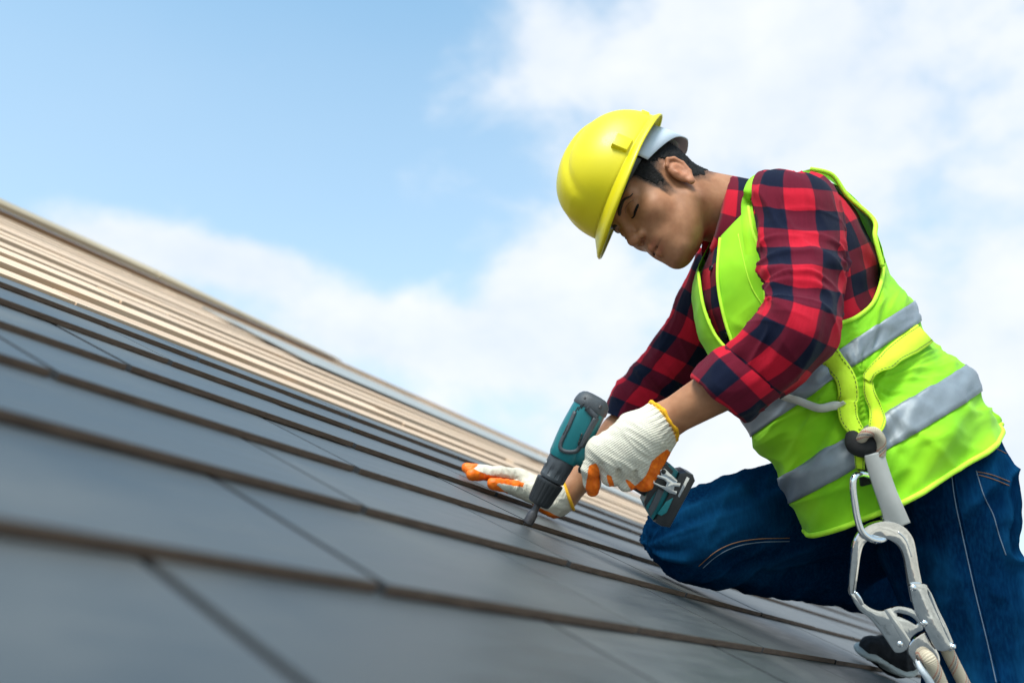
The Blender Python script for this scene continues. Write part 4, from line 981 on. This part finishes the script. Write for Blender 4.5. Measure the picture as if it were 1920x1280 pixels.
# far hand pressed flat on the tiles
Xc = SX@C2W; Sc = SS@C2W
kn = roof_c(985, 917, .022); kn = kn
g2 = Field(np.array([-.16, -.40, 1.60]), np.array([.16, -.18, 2.06]), .0021, .03)
wr2 = W_R; 
def lift(p, n_): return p+NC*max(0.0, n_-(p@NC+H_CAM))
kb = lift(c(972, 899, 1.82), .024); wb = lift(c(1036, 936, 1.80), .030)
g2.cap(wb, kb, .029, .0215); g2.cap(wb+Xc*.02, kb+Xc*.035, .026, .019, .02)
g2.cap(wb, W_R+(W_R-wb)*.1+np.array([.004, .004, 0]), .029, .0325, .02)
for i, (tx, ty) in enumerate(((866, 887), (849, 880), (853, 876), (874, 877))):
    k0 = kb+Xc*(.017*i-.004)+NC*.003*(i in (1, 2)); kd = roof_c(tx, ty, .0115)
    kd = k0+nrm(kd-k0)*min(np.linalg.norm(kd-k0), .136); kd = lift(kd, .0108); pm = (k0+kd)/2+NC*.006
    g2.chain([k0, pm, kd], [.0148, .0126, .0106], .010, .005)
th0 = lift(c(1000, 926, 1.775), .018); tp = lift(c(925, 906, 1.715), .0118)
g2.chain([th0, lift((th0+tp)/2, .015)+NC*.003, tp], [.0185, .0138, .0108], .010, .006)
axw = nrm(W_R-wb); CW = W_R+axw*.014; wq = g2.ax[0][:, None, None]*axw[0]+g2.ax[1][None, :, None]*axw[1]+g2.ax[2][None, None, :]*axw[2]-CW@axw; g2.v = np.maximum(g2.v, wq).astype(np.float32)
V2, F2 = g2.mesh(); V2 = relax(V2, F2, 1, .4)
rd = V2@NC+H_CAM; V2 = V2+np.outer(np.clip(.001-rd, 0, .03), NC); rd = V2@NC+H_CAM; N2 = vnormals(V2, F2)
gp = project(V2); ax2 = nrm(kb-wb); wr_ = (V2-W_R)@nrm(wb-W_R)
o2 = (rd < .0095) | inpoly(gp, [(840, 860), (900, 868), (888, 880), (915, 890), (960, 897), (982, 905), (980, 913), (940, 906), (880, 905), (840, 890)]) | inpoly(gp, [(900, 893), (946, 898), (930, 908), (950, 922), (975, 940), (960, 940), (905, 916)])
o2t = soft(o2, V2, F2, 3)
V2 = V2+N2*(.0012*ridge(V2*60, 2))[:, None]
gl2 = obj('glove', w(V2), F2, m_glove, person, uv=np.stack([V2@Xc, V2@ax2, V2[:, 0]*0], 1), cols=np.stack([o2t, o2t*0, o2t*0], 1)); tag(gl2, 'white knit glove with orange fingertips pressed flat on the tiles')
axw = nrm(W_R-wb); e1 = nrm(np.cross(axw, [0, 0, 1.])); e2 = np.cross(axw, e1)
cr = CW+(np.cos(tt)[:, None]*e1+np.sin(tt)[:, None]*e2)*.0325
V, Fq = tube(cr, .0034, 8, closed=True); obj('cuff_binding', w(V), Fq, m_ycuff, gl2)

# ---------------------------------------------------------------- cordless drill
m_teal = mat('teal_drill_plastic', (.002, .125, .145), .38, var=.06, vscale=40, bump=.12, bscale=700, spec=.5)
m_dk = mat('dark_grey_rubber', (.045, .052, .062), .55, var=.12, vscale=60, bump=.3, bscale=900); m_blk = mat('black_drill_plastic', (.012, .014, .017), .36, var=.2, vscale=80, bump=.1, bscale=600)
m_steel = mat('brushed_steel', (.72, .74, .77), .10, metal=1.0, var=.06, vscale=60, bump=.3, bscale=14, bdist=.008); m_bit = mat('dark_steel_bit', (.07, .065, .07), .42, metal=.7, var=.3, vscale=200)
DO = c(1072.5, 827, 1.485); ea, eb, ec = nrm(np.array([.477, .879, .02])), nrm(np.array([.879, -.477, 0])), np.array([0, 0, -1.])
drill = empty('power_drill', w(DO-ea*.15), label='teal and black cordless drill held by the gloved hand, its bit touching a tile', cat='drill')
def dl(name, prof, m_, fn=None, ns=40, par=None):
    V, Fq = lathe(prof, DO, ea, eb, ns, fn); return obj(name, w(V), Fq, m_, par or drill, auto=35)
dl('bit_holder', [(-.1525, .004), (-.1525, .0070), (-.150, .0088), (-.134, .0086), (-.130, .0066), (-.126, .0056), (-.110, .0054)], m_bit, ns=24)
def flute(th, a_, r_): return r_-.0011*(np.abs(np.sin(th*9))**8)*(1 if -.110 < a_ < -.076 else 0)
dl('chuck', [(-.1155, .006), (-.1160, .0165), (-.1145, .0184), (-.111, .0194), (-.108, .0200), (-.080, .0228), (-.076, .0232), (-.0735, .0228), (-.0725, .0205)], m_blk, flute, 144)
def bumps(th, a_, r_): return r_-.0013*np.clip(np.sin(th*10)*3, 0, 1)*(1 if -.064 < a_ < -.052 else 0)
dl('clutch_ring', [(-.0715, .0185), (-.0705, .0205), (-.068, .0214), (-.0655, .0216), (-.0635, .0216), (-.0525, .0218), (-.050, .0222), (-.0345, .0225), (-.032, .0222)], m_dk, bumps, 160)
def sq(th, a_, r_):                                              # housing section: squarer, a little deeper towards the handle
    n_ = 2.7; q = 1/((np.abs(np.cos(th)))**n_+(np.abs(np.sin(th)))**n_)**(1/n_); return r_*q
VH, FH = lathe([(-.034, .020), (-.033, .0232), (-.028, .0250), (-.020, .0258), (-.006, .0272), (.010, .0284), (.030, .0286), (.050, .0282), (.0600, .0278)], DO, ea, eb, 64, sq); obj('motor_housing', w(VH), FH, m_teal, drill, auto=35)
VR, FR = lathe([(.0590, .0284), (.0610, .0292), (.068, .0288), (.075, .0268), (.0805, .0228), (.0835, .0170), (.0845, .008)], DO, ea, eb, 64, sq); rc = obj('rear_cap', w(VR), FR, m_dk, drill, auto=35)
DB = bvh_c(*merge([(VH, FH), (VR, FR)]))
Z2 = lambda x, y: (840+.25*x, 720+.25*y)
def dstrip(pts, wd, name, m_, off=0.0, th_=.0022, n=40):
    P0, N0 = picks(DB, [Z2(*q) for q in pts], n, off, 3)
    V, Fq = ribbon(P0, N0, wd, th_); return obj(name, w(V), Fq, m_, drill)
dstrip([(955, 205), (900, 330), (846, 440), (850, 490), (905, 508), (962, 500), (985, 470), (1045, 360), (1100, 255)], .0062, 'grip_trim', m_dk)
dstrip([(1000, 470), (1060, 350), (1115, 250)], .0085, 'grip_trim', m_dk); dstrip([(1040, 175), (1075, 215), (1110, 250)], .009, 'grip_trim', m_dk)
for i in range(3):
    dstrip([(955+22*i, 200-14*i+8), (978+22*i, 160-14*i+8)], .0016, 'vent_slot', m_blk, th_=.0008, n=6); dstrip([(1075+18*i, 275-4*i), (1092+18*i, 240-4*i)], .0018, 'vent_slot', m_blk, th_=.0008, n=6)
    dstrip([(975+10*i, 450-28*i), (984+10*i, 425-28*i)], .0022, 'vent_slot', m_blk, th_=.003, n=6); dstrip([(868+13*i, 380-26*i), (878+13*i, 358-26*i)], .0014, 'vent_slot', m_blk, th_=.0026, n=6)
dstrip([(1135, 180), (1148, 160)], .0042, 'screw', m_bit, th_=.001, n=6); dstrip([(1022, 108), (1032, 98)], .003, 'screw', m_bit, th_=.001, n=6)
DB2 = bvh_c(*lathe([(-.0715, .0185), (-.0635, .0219), (-.032, .0228)], DO, ea, eb, 64))
P0, N0 = picks(DB2, [Z2(735, 590), Z2(741, 572)], 6, .0002, 0); V, Fq = ribbon(P0, N0, .0016, .0004); obj('dial_mark', w(V), Fq, mat('white_mark', (.8, .8, .8), .5), drill)
# handle with trigger, foot and battery
def dcap(a0, b0, a1, b1, r0, r1, name, m_, nr=24, k=2.5, cz=1.0):
    p0, p1 = DO+ea*a0+eb*b0, DO+ea*a1+eb*b1; axd = nrm(p1-p0); L = np.linalg.norm(p1-p0)
    prof = [(0, r0*.6), (.002, r0)]+[(L*t_, r0+(r1-r0)*t_+.0015*math.sin(t_*9)) for t_ in np.linspace(.1, .95, nr)]+[(L, r1), (L+.001, r1*.6)]
    def f_(th, a_, r_): return r_/(np.abs(np.cos(th))**k+np.abs(np.sin(th)*cz)**k)**(1/k)
    V, Fq = lathe(prof, p0, axd, ea, 40, f_); return obj(name, w(V), Fq, m_, drill, auto=40)
dcap(-.004, .012, -.008, .070, .0262, .0195, 'handle', m_teal); dcap(-.008, .064, -.002, .160, .0190, .0180, 'grip', m_blk)
dcap(-.030, .030, -.030, .056, .0085, .0075, 'trigger', m_blk, nr=8)
def plate(pts, d, t, name, m_, bev=.0015, holes=(), zmap=None, par=None):
    zm = zmap or Z2
    def cv(q): a_ = zm(*q); return ((a_[0]-960)*d/F_PX, (640-a_[1])*d/F_PX)
    V, Fq = prism([cv(q) for q in pts], (0, 0, d), (1, 0, 0), (0, 1, 0), (0, 0, 1), t, bev, [[cv(q) for q in h] for h in holes])
    return obj(name, w(V), Fq, m_, par, auto=30)
plate([(1570, 610), (1650, 585), (1712, 640), (1680, 720), (1590, 900), (1520, 1000), (1480, 930), (1452, 865), (1480, 800), (1520, 720)], 1.478, .050, 'foot', m_teal, .005, par=drill)
plate([(1560, 625), (1640, 600), (1690, 650), (1600, 830), (1560, 800), (1475, 925), (1470, 880), (1500, 800)], 1.4535, .006, 'foot_cover', m_blk, .002, par=drill)
plate([(1575, 780), (1620, 800), (1560, 930), (1520, 990), (1500, 940)], 1.4525, .005, 'foot_cover', m_dk, .002, par=drill)
bat = plate([(1712, 645), (1760, 635), (1815, 660), (1830, 705), (1735, 880), (1645, 1050), (1580, 1040), (1525, 1005), (1600, 860)], 1.477, .062, 'battery', m_blk, .006, par=drill)
plate([(1635, 880), (1690, 850), (1640, 960), (1600, 985), (1570, 970)], 1.4455, .003, 'battery_panel', m_teal, .001, par=bat)
plate([(1790, 690), (1812, 705), (1735, 850), (1722, 838)], 1.4458, .002, 'battery_latch', m_steel, .0006, par=bat)
plate([(1498, 700), (1520, 675), (1560, 672), (1640, 700), (1690, 735), (1745, 740), (1738, 770), (1700, 765), (1692, 795), (1718, 800), (1712, 828), (1660, 815), (1600, 775), (1530, 740)], 1.4455, .0022, 'belt_clip', m_steel, .0007, holes=[[(1540, 705), (1560, 695), (1620, 715), (1640, 735), (1632, 765), (1600, 758), (1550, 735)]], par=drill)
plate([(1590, 640), (1625, 630), (1730, 730), (1700, 745), (1600, 690)], 1.448, .002, 'clip_bracket', m_steel, .0006, par=drill)
for q in ((1617, 655), ):
    p_ = c(*Z2(*q), 1.4455); V, Fq = lathe([(-.002, .004), (.001, .004), (.0016, .003), (.0016, .001)], p_, (0, 0, -1), (0, 1, 0), 18); obj('screw', w(V), Fq, m_blk, drill)

# ---------------------------------------------------------------- harness, hook, rope
m_neon = mat('neon_webbing', (.62, .92, .02), .68, var=.06, vscale=50, bump=.8, bscale=1400, stretch=(1, 1, 1)); m_blkw = mat('black_webbing', (.010, .010, .011), .85, bump=.8, bscale=1200)
m_stit = mat('dark_green_stitching', (.008, .07, .03), .8); m_wweb = mat('white_webbing', (.55, .54, .48), .8, bump=.6, bscale=900)
Z4 = lambda x, y: (1400+.375*x, 540+.375*y); Z5 = lambda x, y: (1500+.3907*x, 780+.3907*y)
ALLV = bvh_c(*merge([(VP, keepv), (T1V+0, T1F), (T2V, T2F)]))
harn = empty('safety_harness', W(1610, 800, 1.45), label='neon yellow webbing harness with green stitching strapped over the lime vest', cat='harness')
def strap(pts, wd, name, m_, zm=Z4, n=50, off=.004, th_=.0026, stitch=True, lift=None, par=None):
    P0, N0 = picks(ALLV, [zm(*q) for q in pts], n, off, 8); m2 = len(P0)
    if lift is not None: P0 = P0+np.array([0, 0, -1.])*np.interp(np.linspace(0, 1, m2), *lift)[:, None]
    wdv = np.interp(np.linspace(0, 1, m2), np.linspace(0, 1, len(wd)), wd) if not np.isscalar(wd) else np.full(m2, wd)
    V, Fq = ribbon(P0, N0, wdv, th_); o = obj(name, w(V), Fq, m_, par or harn)
    if stitch:
        T = nrm(np.gradient(P0, axis=0)); S_ = nrm(np.cross(T, N0))
        for sx in (-.78, .78):
            Q = catmull(P0+S_*(wdv*sx/2)[:, None]+N0*(th_+.0002), m2*3); parts_ = []
            for i in range(0, len(Q)-3, 5): parts_.append(tube(Q[i:i+4], .0006, 5))
            V, Fq = merge(parts_); obj('stitching', w(V), Fq, m_stit, o)
    return o
strap([(330, 220), (410, 330), (490, 455), (500, 560), (492, 640), (530, 735)], [.032, .034, .033, .032, .030, .026], 'strap', m_neon, lift=([0, .5, .8, 1], [.0, .004, .010, .020]))
strap([(880, 235), (800, 290), (690, 370), (580, 462)], [.040, .040, .030, .014], 'strap', m_neon, lift=([0, .6, 1], [.0, .004, .012]))
strap([(585, 455), (612, 560), (640, 690), (600, 740)], [.014, .020, .026, .022], 'strap', m_neon, lift=([0, 1], [.008, .018]))
strap([(545, 700), (548, 800), (560, 900)], [.020, .016, .014], 'strap', m_neon, lift=([0, 1], [.018, .012]))
strap([(150, 530), (230, 550), (330, 592), (430, 585), (470, 560)], [.012, .013, .013, .014, .013], 'waist_cord', m_wweb, stitch=False, lift=([0, 1], [.004, .010]))
def h5(x, y, d): return c(*Z5(x, y), d)
kp = catmull([h5(250, 90, 1.425), h5(262, 130, 1.41), h5(300, 150, 1.40), h5(345, 130, 1.40), h5(362, 100, 1.41)], 24); V, Fq = tube(kp, np.interp(np.linspace(0, 1, 24), [0, .3, .7, 1], [.010, .0155, .0155, .011]), 16); obj('webbing_loop', w(V), Fq, m_blkw, harn)
kp = catmull([h5(300, 195, 1.425), h5(315, 240, 1.418), h5(322, 285, 1.418), h5(325, 322, 1.425)], 20); V, Fq = ribbon(kp, np.tile([0, 0, -1.], (20, 1)), .026, .008); obj('webbing_tab', w(V), Fq, m_blkw, harn)
# rope material and helper
def brope(k, pb, tcd, cur):
    t = k.nt; at = k.n('ShaderNodeAttribute', attribute_name='cloth'); sp = k.n('ShaderNodeSeparateXYZ', {0: at.outputs['Vector']})
    d1 = k.m('ADD', sp.outputs[0], sp.outputs[1]); d2 = k.m('SUBTRACT', sp.outputs[0], sp.outputs[1])
    weave = k.m('MULTIPLY', k.m('SINE', k.m('MULTIPLY', d1, 2*math.pi/.0036)), k.m('SINE', k.m('MULTIPLY', d2, 2*math.pi/.0036)))
    def fleck(x, per, a_, b_): 
        f_ = k.m('FRACT', k.m('DIVIDE', k.m('ADD', x, 5.0), per)); return k.m('MULTIPLY', k.m('GREATER_THAN', f_, a_), k.m('LESS_THAN', f_, b_))
    dash = k.m('GREATER_THAN', weave, .05)
    r_ = k.m('MULTIPLY', k.m('ADD', fleck(d1, .042, .10, .17), fleck(d1, .042, .38, .45), clamp=True), dash); bl = k.m('MULTIPLY', fleck(d1, .042, .24, .32), dash)
    col = k.mix(k.m('MULTIPLY_ADD', weave, .4, .5), (.34, .27, .19), (.70, .62, .48)); col = k.mix(r_, col, (.45, .02, .02)); col = k.mix(bl, col, (.01, .05, .16)); t.links.new(col, pb.inputs['Base Color'])
    t.links.new(k.n('ShaderNodeBump', {'Height': weave, 'Strength': .8, 'Distance': .0008}).outputs[0], pb.inputs['Normal'])
m_rope = mat('cream_rope_with_flecks', (.6, .55, .45), .8, build=brope)
def rope_obj(P, r, name, par):
    P = np.asarray(P); V, Fq = tube(P, r, 20); n_ = len(P); al = np.concatenate([[0], np.cumsum(np.linalg.norm(np.diff(P, axis=0), axis=1))])
    u = np.stack([np.tile(np.arange(20)/20*2*math.pi*r, n_), np.repeat(al, 20), np.zeros(n_*20)], 1); return obj(name, w(V), Fq, m_rope, par, uv=u)
DH = 1.398
lan = empty('safety_lanyard', w(h5(700, 1250, DH)), label="cream rope lanyard with red and blue flecks hanging by the roofer's thigh", cat='rope')
rope_obj(catmull([h5(300, 150, DH+.012), h5(296, 110, DH-.004), h5(320, 80, DH-.012), h5(358, 76, DH-.014), h5(386, 110, DH-.013), h5(388, 150, DH-.010), h5(386, 190, DH-.008)], 50), .0078, 'rope_eye', lan)
slv = catmull([h5(350, 175, DH-.006), h5(375, 260, DH-.006), h5(405, 350, DH-.005), h5(440, 440, DH-.002), h5(472, 525, DH+.004)], 30)
V, Fq = ribbon(slv, np.tile([-.15, 0, -1.], (30, 1)), np.interp(np.linspace(0, 1, 30), [0, .1, .6, 1], [.028, .030, .031, .036]), .007); obj('protective_sleeve', w(V), Fq, mat('translucent_grey_sleeve', (.50, .49, .47), .45, var=.06, vscale=30), lan)
rope_obj(catmull([h5(596, 1170, DH+.010), h5(600, 1150, DH-.004), h5(622, 1170, DH-.014), h5(650, 1225, DH-.014), h5(690, 1320, DH-.010), h5(760, 1480, DH), h5(820, 1620, DH+.03)], 60), .0108, 'rope_strand', lan)
rope_obj(catmull([h5(690, 1085, DH+.008), h5(715, 1140, DH+.008), h5(750, 1210, DH+.010), h5(795, 1300, DH+.012), h5(860, 1440, DH+.02), h5(920, 1600, DH+.04)], 60), .0098, 'rope_strand', lan)
V, Fq = tube(catmull([h5(566, 1175, DH-.003), h5(585, 1215, DH-.010), h5(620, 1260, DH-.012), h5(650, 1320, DH-.01)], 30), np.linspace(.004, .009, 30), 12); obj('thimble', w(V), Fq, mat('clear_plastic_thimble', (.55, .60, .66), .25), lan)
# carabiner
kb_ = empty('carabiner', w(h5(300, 450, DH)), label='oval steel screw-gate carabiner linking the harness to the big hook', cat='carabiner')
cp = catmull([h5(350, 292, DH+.016), h5(300, 276, DH+.004), h5(262, 292, DH-.006), h5(255, 340, DH-.010), h5(264, 420, DH-.013), h5(278, 500, DH-.015), h5(300, 558, DH-.016), h5(345, 590, DH-.014), h5(398, 592, DH-.002), h5(425, 560, DH+.012), h5(418, 500, DH+.016), h5(408, 440, DH+.018), h5(392, 360, DH+.02), h5(378, 310, DH+.02)], 120, closed=True)
V, Fq = tube(cp, .0052, 16, closed=True); obj('body', w(V), Fq, m_steel, kb_)
gt = catmull([h5(398, 405, DH+.016), h5(404, 440, DH+.015), h5(412, 492, DH+.014)], 20); V, Fq = tube(gt, .0082+.0008*np.sin(np.arange(20)*2.2), 20); obj('gate_sleeve', w(V), Fq, m_steel, kb_, auto=40)
# scaffold hook
hk = empty('scaffold_hook', w(h5(450, 1000, DH)), label="large polished aluminium scaffold hook hanging beside the roofer's thigh", cat='hook')
m_alu = mat('polished_aluminium', (.80, .79, .79), .12, metal=1.0, var=.05, vscale=30, bump=.3, bscale=12, bdist=.01)
sm = lambda pts, n: [tuple(q) for q in catmull(np.array(pts, float), n)]
outer = sm([(240, 858), (231, 830), (236, 740), (243, 660), (255, 600), (285, 548), (330, 515), (395, 498), (450, 505), (500, 530), (538, 580), (553, 640), (566, 720), (582, 800), (600, 880)], 44)
inner = sm([(535, 890), (518, 810), (505, 740), (492, 670), (472, 625), (440, 598), (395, 584), (345, 588), (308, 606), (290, 650), (279, 720), (268, 800), (262, 846)], 40)
plate(outer+inner, DH, .012, 'hook_frame', m_alu, .0042, zmap=Z5, par=hk)
rl = sm([(470, 555), (505, 590), (525, 640), (535, 672)], 14); V, Fq = tube(np.array([h5(x, y, DH-.0056) for x, y in rl]), .0012, 6); obj('forging_line', w(V), Fq, m_steel, hk)
plate(sm([(522, 812), (545, 800), (605, 806), (612, 850), (640, 915), (668, 975), (695, 1040), (722, 1095), (712, 1118), (680, 1125), (648, 1112), (610, 1040), (580, 985), (560, 950), (540, 900), (530, 850)], 60), DH-.0082, .0042, 'side_plate', m_steel, .0016, zmap=Z5, par=hk)
plate(sm([(600, 808), (625, 850), (655, 920), (690, 990), (725, 1075), (730, 1100), (705, 1118), (680, 1040), (640, 950), (610, 870)], 50), DH+.004, .016, 'side_plate', m_steel, .002, zmap=Z5, par=hk)
plate(sm([(240, 850), (262, 850), (285, 876), (330, 912), (380, 930), (420, 922), (460, 908), (505, 912), (545, 926), (575, 955), (590, 985), (588, 1020), (560, 1035), (530, 1062), (515, 1105), (490, 1128), (455, 1130), (435, 1105), (405, 1060), (365, 1005), (330, 965), (285, 930), (258, 890)], 90), DH-.0035, .0065, 'gate_lever', m_steel, .0024, holes=[sm([(462, 940), (490, 945), (530, 958), (560, 985), (552, 996), (520, 978), (485, 962), (464, 955)], 24)], zmap=Z5, par=hk)
plate([(404, 928), (436, 918), (530, 1075), (512, 1108)], DH-.0072, .0012, 'lever_rib', mat('bright_steel', (.85, .86, .88), .12, metal=1.0), .0004, zmap=Z5, par=hk)
plate(sm([(600, 1028), (625, 1070), (650, 1110), (668, 1155), (662, 1195), (635, 1225), (600, 1228), (565, 1205), (540, 1170), (515, 1130), (520, 1095), (545, 1062), (575, 1040)], 60), DH+.0005, .0085, 'swivel_eye', m_alu, .0034, holes=[sm([(602+44*math.cos(a_), 1172+46*math.sin(a_)) for a_ in np.linspace(0, 2*math.pi, 24, endpoint=False)]+[(646, 1172)], 40)[:-1]], zmap=Z5, par=hk)
for (x, y) in ((545, 823), (598, 992), (480, 1092)):
    p_ = h5(x, y, DH-.0095 if x > 500 else DH-.0066); V, Fq = lathe([(-.002, .0048), (.0008, .0048), (.0022, .0036), (.0030, .0018), (.0032, .0004)], p_, (0, 0, -1), (0, 1, 0), 20); obj('rivet', w(V), Fq, m_steel, hk)
p_ = h5(722, 1103, DH-.004); V, Fq = lathe([(-.004, .005), (.006, .005), (.0075, .0035), (.008, .001)], p_, nrm(np.array([.8, .1, -.6])), (0, 1, 0), 18); obj('pivot_pin', w(V), Fq, m_steel, hk)
V, Fq = tube(catmull([h5(268, 846, DH-.006), h5(285, 870, DH-.009), h5(300, 900, DH-.009)], 16), .0028, 10); obj('latch', w(V), Fq, m_steel, hk)

# ---------------------------------------------------------------- neighbouring house seen past the roofer
m_rt = mat('brown_roof_tiles', (.16, .085, .05), .8, var=.25, vscale=3); m_w2 = mat('cream_wall', (.66, .64, .60), .85, var=.06, vscale=2); m_gl = mat('window_glass', (.03, .04, .05), .08, spec=.8)
nd_ = 34.0; o3 = W(1906, 1090, nd_); hx = nrm(np.array([RT[0], RT[1], 0])); hy = nrm(np.array([FW[0], FW[1], 0])); zt = o3[2]
nb = empty('neighbouring_house', (o3[0]+hx[0]*5, o3[1]+hx[1]*5, 0), label="distant cream house with brown tiled roof beyond the roofer's leg", cat='house')
def hb(x0, x1, y0, y1, z0, z1): 
    V, Fq = box_vf(x0, x1, y0, y1, z0, z1); P = np.array([o3[0], o3[1], 0])+V[:, :1]*hx+V[:, 1:2]*hy+V[:, 2:]*np.array([0, 0, 1.]); return P, Fq
V, Fq = hb(.5, 10, 0, 8, 0, zt-1.0); obj('wall', V, Fq, m_w2, nb, smooth=False)
rp = [(-.1, zt-1.25), (10.6, zt-1.25), (10.6, zt-1.0), (8.0, zt+.15), (2.4, zt+.15), (-.1, zt-1.0)]
V, Fq = prism(rp, np.array([o3[0], o3[1], 0])+hy*4, hx, (0, 0, 1), hy, 9.0, 0); rfo = obj('roof', V, Fq, m_rt, nb, smooth=False)
for x_ in (1.4, 4.2, 7.0):
    fr = hb(x_, x_+1.4, -.06, -.005, zt-3.2, zt-1.9); o = obj('window', *fr, mat('window_frame', (.5, .48, .45), .6), nb, smooth=False)
    for s_ in (0, 1): obj('pane', *hb(x_+.08+.66*s_, x_+.66+.66*s_, -.075, -.062, zt-3.1, zt-2.0), m_gl, o, smooth=False)
